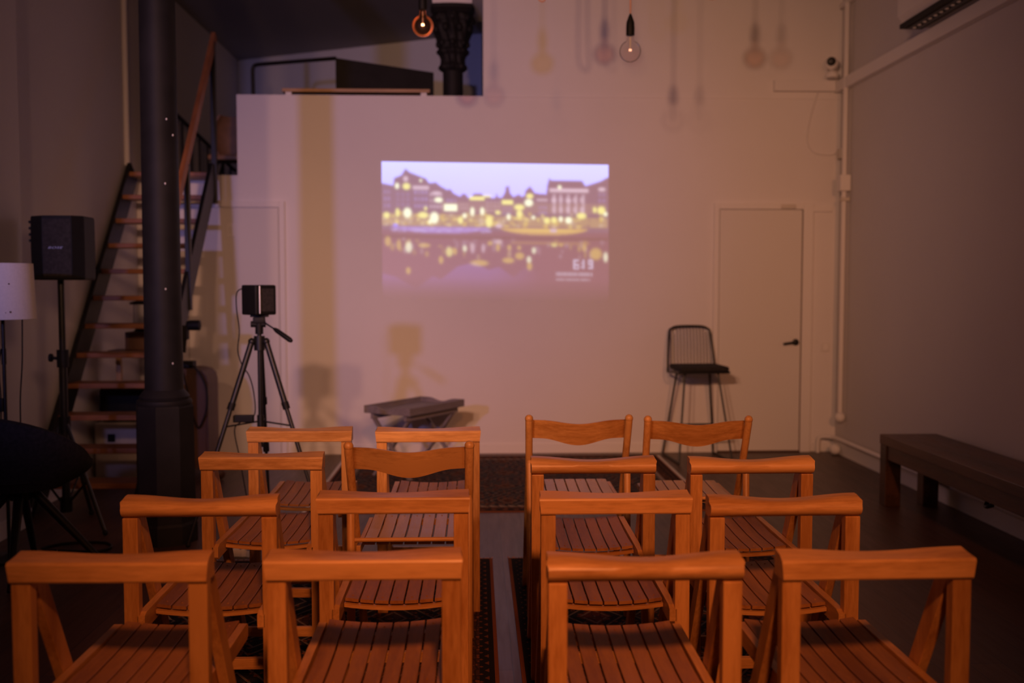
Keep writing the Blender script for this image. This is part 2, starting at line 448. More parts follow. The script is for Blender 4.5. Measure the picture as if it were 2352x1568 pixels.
# air conditioner
ac = thing('air_conditioner', 'white wall air conditioner with a dark louvre at the top right', 'air conditioner', (XR, 0, 0))
MB().loft([[(0, y, 3.10), (-.17, y, 3.10), (-.235, y, 3.17), (-.235, y, 3.36), (-.20, y, 3.40), (0, y, 3.40)] for y in (5.55, 6.60)]).build('body', M['ac'], ac)
MB().box(-.225, -.075, 5.58, 6.59, 3.088, 3.118, .003).build('louvre_opening', M['blackmatte'], ac)
for k in range(2):
    MB().box(-.19 + k * .05, -.155 + k * .05, 5.62, 6.55, 3.082, 3.088, .001).build('louvre_blade', M['black'], ac)
mb = MB()
for k in range(12): mb.box(-.165, -.15, 5.68 + k * .075, 5.70 + k * .075, 3.076, 3.082)
mb.build('louvre_guide', M['ac'], ac)

# ---------------- projected picture ----------------
def picture():
    sx = 6.0; W, Hh = int(2190 / sx) + 1, int(1340 / sx) + 1
    A = np.zeros((Hh, W, 3), np.float64)
    yy, xx = np.mgrid[0:Hh, 0:W]; X = 75 + xx * sx; Y = 140 + yy * sx
    sky = np.stack([.22 + .05 * (1 - yy / Hh * 3),   .255 + .09 * (1 - yy / Hh * 3), .86 + 0 * yy], -1)
    bld = np.array([.035, .025, .055]); water = np.array([.035, .012, .030])
    # skyline (x, y) of the roofs in picture units
    sky_pts = [(75, 350), (185, 372), (195, 300), (265, 270), (305, 205), (340, 240), (500, 300), (530, 345), (595, 335), (640, 372), (700, 405), (735, 400), (765, 440), (830, 470), (850, 440), (880, 445), (905, 480),
               (930, 480), (960, 440), (1040, 440), (1060, 470), (1165, 480), (1180, 430), (1195, 475), (1235, 470), (1262, 420), (1270, 365), (1300, 360), (1308, 425), (1340, 465), (1395, 440), (1420, 465), (1450, 450), (1460, 400), (1505, 360), (1550, 425), (1660, 435), (1672, 340), (1690, 275), (1710, 300), (2010, 300), (2040, 350), (2190, 300), (2255, 262)]
    line = np.interp(X, [p[0] for p in sky_pts], [p[1] for p in sky_pts])
    A[:] = bld
    A[Y < line] = sky[Y < line]
    A[Y > 800] = water
    def rect(x0, y0, x1, y1, c, a=1.0):
        m = (X >= x0) & (X <= x1) & (Y >= y0) & (Y <= y1); A[m] = A[m] * (1 - a) + np.array(c) * a
    def ell(cx, cy, rx, ry, c, a=1.0):
        w_ = (np.clip((1.35 - ((X - cx) / rx) ** 2 - ((Y - cy) / ry) ** 2) / .9, 0, 1) * a)[..., None]; A[:] = A * (1 - w_) + np.array(c) * w_
    Yl = (.40, .42, .12); Wh = (.46, .54, .38); Vi = (.12, .11, .30); Or = (.28, .22, .03); Pk = (.26, .22, .28)
    rng = np.random.RandomState(3)
    # street glow
    rect(75, 640, 1150, 762, Or, .38); rect(1150, 660, 2255, 755, Or, .38)
    for _ in range(190):
        cx = rng.uniform(85, 2245); cy = rng.normal(700, 38)
        ell(cx, min(750, max(610, cy)), rng.uniform(10, 30), rng.uniform(8, 24), [(.30, .24, .02), (.34, .31, .06), (.22, .20, .14), (.06, .04, .04)][rng.randint(4)], rng.uniform(.35, .8))
    rect(640, 520, 2240, 620, (.10, .07, .06), .6)
    # facades with windows
    for x0, x1, y0, y1, nx, ny, c, a in ((90, 160, 400, 600, 2, 3, Vi, .6), (205, 350, 430, 580, 3, 3, Vi, .35), (380, 520, 400, 600, 4, 3, Vi, .8), (530, 660, 425, 600, 4, 3, Pk, .9), (690, 800, 480, 540, 3, 1, Vi, .7),
                                         (1580, 1670, 540, 640, 3, 2, Vi, .7), (1700, 2040, 440, 630, 5, 2, Pk, .75), (2160, 2240, 400, 520, 2, 2, Vi, .5), (1070, 1220, 500, 620, 4, 3, Pk, .4), (820, 910, 530, 600, 3, 2, Pk, .5), (1230, 1330, 560, 640, 3, 2, Vi, .5)):
        for i in range(nx):
            for j in range(ny):
                cx = x0 + (i + .5) * (x1 - x0) / nx; cy = y0 + (j + .5) * (y1 - y0) / ny
                ell(cx, cy, (x1 - x0) / nx * .32, (y1 - y0) / ny * .33, c, a * rng.uniform(.6, 1))
    rect(370, 370, 530, 405, Pk, .9); rect(1690, 380, 2070, 415, Pk, 1); rect(1565, 478, 1675, 500, Pk, .7)
    for xx_ in (1735, 1800, 1875, 1950, 2020): rect(xx_ - 14, 430, xx_ + 14, 620, Pk, .5)
    for e in ((222, 375, 20, 30, Wh), (312, 378, 38, 33, Yl), (305, 305, 25, 28, Pk), (450, 320, 12, 15, Wh), (620, 505, 40, 25, Wh), (600, 440, 50, 18, Pk), (320, 635, 40, 50, Wh), (225, 635, 20, 45, Yl), (470, 655, 50, 32, Yl),
              (578, 680, 42, 58, Wh), (535, 720, 15, 25, Wh), (870, 655, 20, 25, Wh), (945, 615, 20, 45, Wh), (1040, 610, 20, 40, Wh), (1105, 710, 32, 60, Yl), (1295, 660, 18, 32, Wh), (1398, 565, 52, 28, Yl), (1490, 520, 42, 36, Wh), (1500, 455, 36, 26, Yl),
              (1535, 663, 16, 20, Wh), (1400, 630, 30, 40, Yl), (1665, 690, 30, 30, Yl), (1735, 685, 28, 32, Yl), (1800, 675, 20, 28, Wh), (1875, 685, 32, 34, Wh), (1790, 365, 18, 20, Wh), (2130, 580, 18, 30, Yl), (2235, 620, 20, 22, Wh), (2195, 585, 40, 40, Yl),
              (2000, 640, 50, 30, Yl), (1735, 495, 25, 20, Pk), (1875, 495, 28, 20, Pk), (2200, 380, 38, 20, Pk), (120, 660, 30, 30, Yl), (830, 700, 25, 35, Yl), (1190, 620, 25, 20, Yl), (495, 590, 15, 20, Yl), (205, 755, 24, 14, (.1, .12, .6)), (320, 790, 40, 18, Pk), (1200, 750, 35, 20, Pk)):
        ell(*e[:4], e[4])
    rect(675, 545, 795, 612, Wh); rect(920, 470, 1060, 502, Yl); rect(1050, 450, 1125, 470, Yl, .9); rect(1228, 497, 1340, 540, Yl)
    # moored boats
    m = ((X - 640) / 500) ** 2 + ((Y - 750) / 80) ** 2 <= 1; A[m & (Y > 765)] = (.10, .08, .26)
    for _ in range(30): ell(rng.uniform(180, 1100), rng.uniform(770, 815), rng.uniform(15, 45), 8, (.16, .15, .34), .7)
    m = ((X - 1640) / 430) ** 2 + ((Y - 760) / 75) ** 2 <= 1; A[m & (Y > 765)] = (.20, .14, .03)
    ell(1640, 790, 360, 14, (.32, .25, .04), .8)
    rect(1700, 775, 1760, 800, Pk)
    rect(75, 850, 2255, 880, (.01, .0, .0), .8)
    # reflections
    for _ in range(60): ell(rng.uniform(90, 2240), rng.uniform(890, 1060), rng.uniform(10, 24), rng.uniform(14, 40), [(.16, .12, .02), (.14, .12, .14), (.10, .08, .12)][rng.randint(3)], rng.uniform(.3, .7))
    for e in ((130, 915, 30, 50, Or), (235, 950, 22, 50, Or), (330, 970, 32, 55, Wh), (480, 950, 60, 22, Or), (720, 1010, 34, 48, Yl), (775, 1005, 20, 35, Or), (640, 1090, 22, 40, Or), (870, 975, 20, 32, Wh), (945, 970, 22, 52, Pk), (1048, 970, 18, 45, Pk), (1115, 920, 25, 22, Or),
              (1195, 905, 40, 25, Pk), (1010, 1115, 90, 30, Or), (1300, 960, 20, 30, Or), (1395, 960, 20, 22, Or), (1400, 1040, 45, 35, Or), (1290, 1085, 60, 28, Or), (1490, 1075, 22, 35, Wh), (1495, 1140, 25, 40, Or), (1538, 985, 20, 32, Wh), (1735, 925, 32, 22, Yl), (1800, 925, 25, 18, Or), (2028, 950, 22, 40, Or),
              (2235, 1040, 22, 50, Wh), (2140, 1010, 60, 60, Or), (325, 1200, 22, 35, Or), (1190, 960, 20, 40, Or)):
        ell(*e[:4], e[4], .62)
    rect(1320, 900, 2080, 922, (.14, .09, .01), .5)
    # sky mirrored in the canal
    mir = np.interp(X, [75, 200, 400, 560, 640, 800, 960, 1100, 1200, 1340, 1450, 1600], [1230, 1260, 1370, 1250, 1280, 1150, 1110, 1180, 1150, 1250, 1150, 1200])
    mm = (Y > mir) & (X < 1600)
    fade = np.clip(1 - (Y - 1150) / 320, 0, 1) * np.clip((1600 - X) / 500, 0, 1)
    A += (np.array([.015, .015, .08]) * (mm * fade)[..., None])
    # blur a little, the picture is slightly out of focus
    def blur(A, s):
        r = int(3 * s); k = np.exp(-np.arange(-r, r + 1) ** 2 / (2 * s * s)); k /= k.sum()
        P = np.pad(A, ((r, r), (0, 0), (0, 0)), mode='edge'); B = sum(k[i] * P[i:i + A.shape[0]] for i in range(2 * r + 1))
        P = np.pad(B, ((0, 0), (r, r), (0, 0)), mode='edge'); return sum(k[i] * P[:, i:i + A.shape[1]] for i in range(2 * r + 1))
    A = blur(A, 1.5)
    T = np.zeros((Hh, W, 3)); keep = A.copy()
    A = T
    # clock: 6:19 and the date line below
    seg = {'6': 'acdefg', '1': 'bc', '9': 'abcdfg'}
    def digit(ch, x, y, w_, h_, c=(.17, .19, .26)):
        L = 15; S_ = {'a': (x, y, x + w_, y + L), 'd': (x, y + h_ - L, x + w_, y + h_), 'g': (x, y + h_ / 2 - L / 2, x + w_, y + h_ / 2 + L / 2), 'f': (x, y, x + L, y + h_ / 2), 'e': (x, y + h_ / 2, x + L, y + h_), 'b': (x + w_ - L, y, x + w_, y + h_ / 2), 'c': (x + w_ - L, y + h_ / 2, x + w_, y + h_)}
        for s_ in seg[ch]: rect(*S_[s_], c)
    digit('6', 1920, 1070, 55, 95); digit('1', 1985, 1070, 40, 85); digit('9', 2062, 1070, 50, 85)
    rect(1990, 1095, 2002, 1108, (.17, .19, .26)); rect(1990, 1135, 2002, 1148, (.17, .19, .26))
    x = 1750
    for k in range(13):
        w_ = 14 + (k * 7) % 13; rect(x, 1196, x + w_, 1228, (.10, .11, .14)); x += w_ + 8
    x = 1750
    for k in range(13):
        w_ = 12 + (k * 5) % 14; rect(x, 1254, x + w_, 1276, (.08, .09, .11)); x += w_ + 8
    A = blur(A, 1.1)
    return keep + A

def projected():
    A = picture(); Hh, W, _ = A.shape
    tl, tr, br_, bl = [Vector(p) for p in ((-.776, 0, 2.412), (1.088, 0, 2.392), (1.098, 0, 1.262), (-.776, 0, 1.290))]
    u = np.linspace(0, 1, W)[None, :, None]; v = np.linspace(0, 1, Hh)[:, None, None]
    P = (np.array(tl) * (1 - u) + np.array(tr) * u) * (1 - v) + (np.array(bl) * (1 - u) + np.array(br_) * u) * v
    verts = P.reshape(-1, 3)
    idx = np.arange(Hh * W).reshape(Hh, W)
    faces = np.stack([idx[:-1, :-1], idx[1:, :-1], idx[1:, 1:], idx[:-1, 1:]], -1).reshape(-1, 4)
    me = bpy.data.meshes.new('projected_picture'); me.from_pydata(verts.tolist(), [], faces.tolist())
    at = me.color_attributes.new('picture', 'FLOAT_COLOR', 'POINT')
    vv = v[..., 0]; fade = np.clip((1 - vv) / .16, 0, 1)
    A = A * fade[..., None]
    buf = np.ones((Hh * W, 4)); buf[:, :3] = A.reshape(-1, 3)
    at.data.foreach_set('color', buf.ravel())
    m = bpy.data.materials.new('projected_light'); m.use_nodes = True; nt = m.node_tree; nt.nodes.clear()
    out = nt.nodes.new('ShaderNodeOutputMaterial'); ad = nt.nodes.new('ShaderNodeAddShader')
    tr_ = nt.nodes.new('ShaderNodeBsdfTransparent'); em = nt.nodes.new('ShaderNodeEmission'); ca = nt.nodes.new('ShaderNodeVertexColor')
    ca.layer_name = 'picture'; em.inputs[1].default_value = 1.0
    nt.links.new(ca.outputs[0], em.inputs[0]); nt.links.new(tr_.outputs[0], ad.inputs[0]); nt.links.new(em.outputs[0], ad.inputs[1]); nt.links.new(ad.outputs[0], out.inputs[0])
    me.materials.append(m)
    o = bpy.data.objects.new('projected_picture', me); C.objects.link(o); o.location = (0, YB - .003, 0)
    tag(o, 'glowing projected picture of canal houses at dusk on the far wall', 'projection')
projected()

# ---------------- black iron pillar ----------------
pl = thing('iron_pillar', 'tall black round iron pillar on an octagonal base left of the chairs', 'pillar', (-1.705, 5.475, 0), R(22.5))
oct_ = lambda r, z: [(r * math.cos(2 * PI * k / 8 + PI / 8), r * math.sin(2 * PI * k / 8 + PI / 8), z) for k in range(8)]
mb = MB(); mb.loft([oct_(.168, 0), oct_(.168, .10), oct_(.160, .115), oct_(.156, .74), oct_(.150, .752)])
mb.build('base', M['iron'], pl)
MB().lathe([(.142, .752), (.146, .765), (.142, .778), (.128, .784), (.132, .797), (.124, .81), (.103, .835)], n=40).build('collar', M['iron'], pl, True)
MB().lathe([(.102, .835), (.099, 1.2), (.094, 2.6), (.090, 4.0)], n=40).build('shaft', M['iron'], pl, True)
mb = MB()
for a, z, r_ in ((-62, 2.28, .1), (-70, 1.94, .1), (-40, 2.20, .1), (-58, .98, .104), (-75, 1.38, .102)):
    a = R(a - 22.5 + 12); rr = np.interp(z, [.8, 2.6], [.1010, .0950])
    mb.ball((rr * math.cos(a), rr * math.sin(a), z), .0045, 8, (1, 1, 1.4))
mb.build('paint_speck', M['speck'], pl)

# column in the loft with a leafy capital
q = .00369
def zz(y): return 1.4 + (655 - y) * q
cl = thing('loft_column', 'black cast iron column with a carved capital above the parapet', 'column', (-.198, 8.58, 2.29))
def leaf(a, z): return 1 + .07 * math.cos(8 * a) + .03 * math.cos(16 * a + z * 40)
MB().lathe([(.088, 0), (.085, zz(165) - 2.29)], n=28).build('shaft', M['iron'], cl, True)
prof = [(.088, 166), (.112, 160), (.112, 154), (.098, 148), (.100, 138), (.108, 130), (.128, 124), (.128, 119), (.112, 114), (.114, 104), (.132, 98), (.138, 90), (.150, 78), (.162, 66), (.158, 60), (.176, 52), (.176, 42), (.150, 38)]
fine = []
for (r0, y0), (r1, y1) in zip(prof, prof[1:]):
    for k in range(3): fine.append((r0 + (r1 - r0) * k / 3, zz(y0 + (y1 - y0) * k / 3) - 2.29))
fine.append((prof[-1][0], zz(prof[-1][1]) - 2.29))
cap = MB().lathe(fine, n=96, mod=leaf)
for row, (yy_, rr, s_) in enumerate(((104, .125, .022), (72, .152, .028), (50, .172, .026))):
    for k in range(8):
        a = 2 * PI * (k + .5 * (row % 2)) / 8
        cap.ball((rr * math.cos(a), rr * math.sin(a), zz(yy_) - 2.29), s_, 10, (1, 1, 1.3))
cap.build('capital', M['iron'], cl, True)
ab = []
for z in (zz(40), zz(30), zz(22)):
    e = .03 if z == zz(40) else 0
    ab.append([((.187 - e) * c * (1 - .12 * (1 - abs(math.cos(2 * t_)))) / max(abs(math.cos(t_)), abs(math.sin(t_))), (.187 - e) * s_ * (1 - .12 * (1 - abs(math.cos(2 * t_)))) / max(abs(math.cos(t_)), abs(math.sin(t_))), z - 2.29) for t_ in [2 * PI * k / 32 for k in range(32)] for c, s_ in [(math.cos(t_), math.sin(t_))]])
MB().loft(ab).build('abacus', M['iron'], cl)
MB().box(-.165, .165, -.165, .165, zz(22) - 2.29, H - 2.29, .004).build('head_block', M['wall'], cl)

# ---------------- staircase ----------------
st = thing('staircase', 'steep black steel staircase with brown wooden treads up to the loft', 'staircase', (0, 0, 0))
SX0, SX1 = -2.735, -2.11
def sY(z): return 6.28 + (z - .18) / 1.21
for x in (SX0 + .012, SX1 + .02):
    mb = MB()
    mb.beam((x, sY(0) + .02 - .05 / 1.21, -0.05), (x, sY(2.30) + .02, 2.30), .03, .19, .002, (0, 1, 0))
    mb.cutz().build('stringer', M['black'], st)
nst = 12
for k in range(nst):
    z = .175 + k * (2.285 - .175) / (nst - 1)
    MB().box(SX0 + .02, SX1 + .005, sY(z) - .085, sY(z) + .12, z - .034, z, .005).build('tread', M['tread'], st)
HX = SX1 + .03
def rail(z, up): return (HX, sY(z) + .0, z + up)
MB().beam(rail(.62, .86), rail(2.40, .98), .035, .075, .006, (0, 1, 0)).build('handrail', M['handrail'], st)
MB().box(HX - .02, HX + .02, sY(1.40) - .02, sY(1.40) + .02, 1.22, 2.27, .003).build('post', M['black'], st)
MB().box(HX - .02, HX + .02, sY(2.30) - .02 + .02, sY(2.30) + .04, 2.05, 3.32, .003).build('post', M['black'], st)
MB().box(HX - .02, HX + .02, sY(.45) - .02, sY(.45) + .02, .30, 1.36, .003).build('post', M['black'], st)

lr = thing('loft_railing', 'thin black baluster railing sloping down behind the top of the stairs', 'railing', (0, 0, 0))
a_, b_ = Vector((-2.70, 8.45, 3.02)), Vector((-2.36, 9.9, 2.52))
MB().tube([a_, b_], .018, 8).build('top_rail', M['black'], lr, True)
for k in range(10):
    p_ = a_.lerp(b_, (k + .4) / 10)
    MB().tube([(p_.x, p_.y, 2.29), (p_.x, p_.y, p_.z)], .011, 6).build('baluster', M['black'], lr, True)

# lounge chair in the loft, seen at the stair head
lc = thing('lounge_chair', 'tan leather shell chair in the loft beside the stairs', 'chair', (-2.19, 9.12, 2.29))
sec = []
for i in range(9):
    z = .24 + i * .049; hw = .19 * math.sin(PI * (i + 1.6) / 11) ** .5
    sec.append([(hw * math.sin(a) , .12 * math.cos(a) - .02 + .10 * (1 - i / 8), z) for a in [PI * (-.5 + j / 10) for j in range(11)]] +
               [((hw - .02) * math.sin(a), .10 * math.cos(a) - .02 + .10 * (1 - i / 8), z) for a in [PI * (.5 - j / 10) for j in range(11)]])
MB().loft(sec).build('shell', M['tan'], lc, True)
MB().box(-.19, .19, -.14, .15, .22, .27, .02).build('seat', M['tan'], lc, True)
for sx, sy in ((-1, -1), (1, -1), (-1, 1), (1, 1)):
    MB().tube([(.10 * sx, .08 * sy, .23), (.20 * sx, .17 * sy, 0)], .012, 8).build('leg', M['black'], lc, True)

# black tube guard with a dark panel and the plank on the parapet
gu = thing('guard_rail', 'black tube frame with a large dark panel standing in the loft', 'guard rail', (0, 0, 2.29))
g = lambda x, y, Y: ((x - 1095) / 2287 * Y * 1.003, Y, 1.4 + (655 - y) / 2287 * Y - 2.29)
A0 = (-1.955, 8.95, 0.0); A1 = (-1.965, 8.95, 1.045); K = (-1.205, 8.72, 1.055); K0 = (-1.215, 8.72, 0)
E1 = (-.375, 8.90, .975)
MB().tube([A0, (A1[0], A1[1], A1[2] - .05)] + bez([(A1[0], A1[1], A1[2] - .05), (A1[0] + .012, A1[1], A1[2] - .012), (A1[0] + .05, A1[1] - .01, A1[2])], 4)[1:] + [K], .017, 10).build('tube_frame', M['black'], gu, True)
pn = MB()
pn.loft([[(K[0], K[1] - .02, 0), (K[0], K[1] + .02, 0), (K[0], K[1] + .02, K[2]), (K[0], K[1] - .02, K[2])], [(E1[0], E1[1] - .02, 0), (E1[0], E1[1] + .02, 0), (E1[0], E1[1] + .02, E1[2]), (E1[0], E1[1] - .02, E1[2])]])
pn.build('dark_panel', M['iron'], gu)
sh = thing('plank_shelf', 'light wooden plank on two small white feet along the parapet top', 'shelf', (-.98, YB + .07, 2.945))
MB().box(-.60, .60, -.06, .06, .028, .055, .003).build('plank', M['shelfwood'], sh)
for x in (-.55, .55): MB().box(x - .025, x + .025, -.05, .05, 0, .028, .004).build('foot', M['whitepaint'], sh)

# ---------------- pendant bulbs ----------------
def glassmat(name, tint, refl=(1, 1, 1), fr=.06):
    m = bpy.data.materials.new(name); m.use_nodes = True; nt = m.node_tree; nt.nodes.clear()
    out = nt.nodes.new('ShaderNodeOutputMaterial'); mx = nt.nodes.new('ShaderNodeMixShader'); lw = nt.nodes.new('ShaderNodeLayerWeight')
    tr_ = nt.nodes.new('ShaderNodeBsdfTransparent'); gl = nt.nodes.new('ShaderNodeBsdfGlossy'); lw.inputs[0].default_value = fr
    tr_.inputs[0].default_value = (*tint, 1); gl.inputs[0].default_value = (*refl, 1); gl.inputs['Roughness'].default_value = .06 if fr < .1 else .32
    nt.links.new(lw.outputs['Fresnel'], mx.inputs[0]); nt.links.new(tr_.outputs[0], mx.inputs[1]); nt.links.new(gl.outputs[0], mx.inputs[2]); nt.links.new(mx.outputs[0], out.inputs[0])
    return m
G_clear = glassmat('clear_glass', (.96, .95, .94)); G_amber = glassmat('amber_glass', (.90, .66, .48), (1, .78, .62), .22)
def glow(name, col, e):
    m = bpy.data.materials.new(name); m.use_nodes = True; b_ = m.node_tree.nodes['Principled BSDF']
    b_.inputs['Base Color'].default_value = (*col, 1); b_.inputs['Emission Color'].default_value = (*col, 1); b_.inputs['Emission Strength'].default_value = e
    return m
M['fil'] = glow('hot_filament', (1, .55, .35), 1.5); M['fil_hot'] = glow('bright_filament', (1, .62, .38), 12)
def bulb(x, y, zc, r, glass, fil, lab, cordmat):
    o = thing('pendant_bulb', lab, 'lamp', (x, y, zc), 0, 'bare pendant bulbs hanging from the ceiling')
    MB().tube([(0, 0, r + .155), (0, 0, H - zc)], .0055, 8).build('cord', cordmat, o, True)
    MB().lathe([(.004, r + .155), (.011, r + .140), (.023, r + .105), (.025, r + .075), (.025, r + .030), (.020, r + .028)], n=18).build('socket', M['blackmatte'], o, True)
    pr = []
    for k in range(15):
        a = -PI / 2 + k * (PI / 2 + 1.15) / 14; pr.append((max(.0005, r * math.cos(a)), r * math.sin(a)))
    pr += [(.019, r + .008), (.018, r + .032)]
    MB().lathe(pr, n=28).build('glass', glass, o, True)
    MB().tube([(0, 0, r + .02), (0, 0, .012)], .005, 6).build('stem', M['cream'], o)
    pts = [(.006 * math.cos(2 * PI * k / 12), .006 * math.sin(2 * PI * k / 12), .002 + .010 * (k % 2)) for k in range(12)]
    MB().tube(pts, .0016, 6, closed=True).build('filament', fil, o)
    return o
bulb(-.310, 5.9, 2.905, .0625, G_amber, M['fil_hot'], 'amber bare bulb in front of the column capital', M['blackmatte'])
bulb(.903, 5.9, 2.770, .0625, G_clear, M['fil'], 'clear bare bulb on a rose cord, lowest of the hanging bulbs', M['cordpink'])
bulb(1.385, 5.9, 3.135, .0625, G_amber, M['fil'], 'amber bulb at the top edge, right of the clear bulb', M['cordpink'])
bulb(.495, 5.9, 3.150, .0625, G_amber, M['fil'], 'amber bulb just showing at the top edge, left of the clear bulb', M['cordpink'])
tag(MB().tube(bez([(.345, 5.9, 3.6), (.34, 5.9, 3.15), (.365, 5.9, 3.065), (.395, 5.9, 3.055), (.405, 5.9, 3.10), (.395, 5.9, 3.3), (.39, 5.9, H)], 6), .0055, 6).build('cord_loop', M['cordpink'], None, True), 'slack loop of lamp cord at the top edge beside an amber bulb', 'cord')

# ---------------- folding chairs ----------------
def seat_bm(hw, y0, y1, z0, z1, n, gap, dish=.012, battens=True):
    mb = MB(); pitch_ = 2 * hw / n
    for k in range(n):
        xa = -hw + k * pitch_ + gap / 2; xb = xa + pitch_ - gap
        secs = []
        for j in range(5):
            u = j / 4; y = y0 + (y1 - y0) * u
            zc = z0 + (z1 - z0) * u - .006 * math.sin(PI * min(1, u * 1.1))
            def zt(x): return zc - dish * (1 - (x / hw) ** 2)
            secs.append([(xa, y, zt(xa) - .010), (xb, y, zt(xb) - .010), (xb, y, zt(xb) - .001), (xb - .0015, y, zt(xb)), (xa + .0015, y, zt(xa)), (xa, y, zt(xa) - .001)])
        mb.loft(secs)
        xm = (xa + xb) / 2
        for y in (y0 + .03, y1 - .03):
            u = (y - y0) / (y1 - y0); mb.ball((xm, y, z0 + (z1 - z0) * u - dish * (1 - (xm / hw) ** 2) - .003), .0045, 6)
    return mb
def batten(hw, y, z, dish, dep=.03, h=.012):
    secs = []
    for k in range(13):
        x = -hw + 2 * hw * k / 12; zc = z - dish * (1 - (x / hw) ** 2)
        secs.append([(x, y - dep / 2, zc - h), (x, y + dep / 2, zc - h), (x, y + dep / 2, zc), (x, y - dep / 2, zc)])
    return MB().loft(secs)

def rail_chair(rounded):
    t_ = thing('folding_chair', '', 'chair')
    hw = .218; N = 18; secs = []
    for k in range(N + 1):
        u = -1 + 2 * k / N; x = hw * u
        sc_ = math.cos(u * PI / 2 * 1.0) ** 2 if abs(u) < 1 else 0
        fl = 1.0
        if rounded:
            d = .014 * sc_
            pr = [(-.006, .733), (-.020, .738), (-.030, .748), (-.033, .758), (-.030, .769), (-.021, .779 - d * .3), (-.006, .786 - d * .6), (.012, .790 - d), (.032, .791 - d), (.036, .786 - d), (.036, .733)]
        else:
            d = .009 * sc_
            pr = [(-.026, .733), (-.029, .737), (-.031, .774), (-.029, .778), (-.026, .780), (0, .785 - d * .6), (.034, .791 - d), (.038, .787 - d), (.038, .735), (.036, .733)]
        ring = []
        for y, z in pr:
            xx = x
            if k in (0, N):
                e = .004 if abs(z - .776) < .006 else 0
                xx = x + (1 if u > 0 else -1) * e
            ring.append((xx, y, z))
        secs.append(ring)
    tro = MB().loft(secs).build('top_rail', M['wood_rail'], t_, True)
    if not rounded: tro.data.set_sharp_from_angle(angle=R(20))
    for s_ in (-1, 1):
        MB().box(s_ * .196 - .0215, s_ * .196 + .0215, -.020, .012, 0, .733, .003).build('leg', M['wood_z'], t_)
    for s_ in (-1, 1):
        MB().beam((s_ * .196, .046, .731), (s_ * .196, .4354, -.02), .026, .050, .003, (0, 1, 0)).cutz().build('leg', M['wood_z'], t_)
        sr = [(-.020, .414), (-.012, .406), (.06, .410), (.475, .424), (.485, .434), (.485, .462), (.475, .468), (0, .458), (-.020, .450)]
        MB().loft([[(x, y, z) for y, z in sr] for x in (s_ * .170 - .011, s_ * .170 + .0105)]).build('seat_rail', M['wood_y'], t_)
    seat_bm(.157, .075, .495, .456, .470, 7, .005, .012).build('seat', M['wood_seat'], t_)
    batten(.157, .082, .439, .012, .022, .011).build('seat_batten', M['wood_x'], t_, True)
    batten(.157, .455, .452, .012).build('seat_batten', M['wood_x'], t_, True)
    MB().box(-.175, .175, -.014, .006, .12, .155, .003).build('stretcher', M['wood_x'], t_)
    MB().box(-.183, .183, .315, .338, .16, .195, .003).build('stretcher', M['wood_x'], t_)
    return t_

def post_chair():
    t_ = thing('folding_chair', '', 'chair')
    hx = .206
    for s_ in (-1, 1):
        pts = [(s_ * hx, .451, -.02), (s_ * hx, .10, .62), (s_ * (hx + .004), .012, .815)]
        pts += [(s_ * (hx + .004), .0085, .832), (s_ * (hx + .004), .0065, .842), (s_ * (hx + .004), .005, .849), (s_ * (hx + .004), .0045, .8525)]
        MB().tube(pts, [.0155, .0155, .0155, .0158, .0140, .0095, .003], 16).ball((s_ * (hx + .004), .0075, .836), .0175, 16).cutz().build('leg', M['wood_z'], t_, True)
        MB().tube([(s_ * (hx - .002), -.0133, -.02), (s_ * (hx + .001), .030, .640), (s_ * (hx + .001), .034, .655)], [.0145, .0145, .009], 14).cutz().build('leg', M['wood_z'], t_, True)
        MB().box(s_ * .182 - .008, s_ * .182 + .008, .035, .47, .448, .478, .003).build('seat_rail', M['wood_y'], t_)
    # wavy curved back plank
    secs = []; n = 28
    for k in range(n + 1):
        u = -1 + 2 * k / n; x = (hx - .006) * u
        wv = .5 + .5 * math.cos(PI * min(1, abs(u) / .78))
        zt = .828 - .015 * wv; zb = .746 - .028 * wv
        y = .030 - .030 * (1 - u * u) ** 1.0 + .006
        yb = y + .035
        secs.append([(x, yb - .005, zb), (x, yb + .005, zb), (x, y + .005, zt), (x, y - .005, zt)])
    MB().loft(secs).build('back_plank', M['wood_x'], t_, True)
    MB().tube([(-.205, .025, .502), (.205, .025, .502)], .008, 10).build('rear_rod', M['wood_x'], t_, True)
    seat_bm(.172, .05, .47, .488, .490, 7, .006, .0).build('seat', M['wood_seat_light'], t_)
    MB().box(-.172, .172, .44, .46, .452, .476, .002).build('seat_batten', M['wood_x'], t_)
    MB().tube([(-.204, -.006, .16), (.204, -.006, .16)], .009, 10).build('stretcher', M['wood_x'], t_, True)
    MB().tube([(-.206, .35, .165), (.206, .35, .165)], .009, 10).build('stretcher', M['wood_x'], t_, True)
    return t_

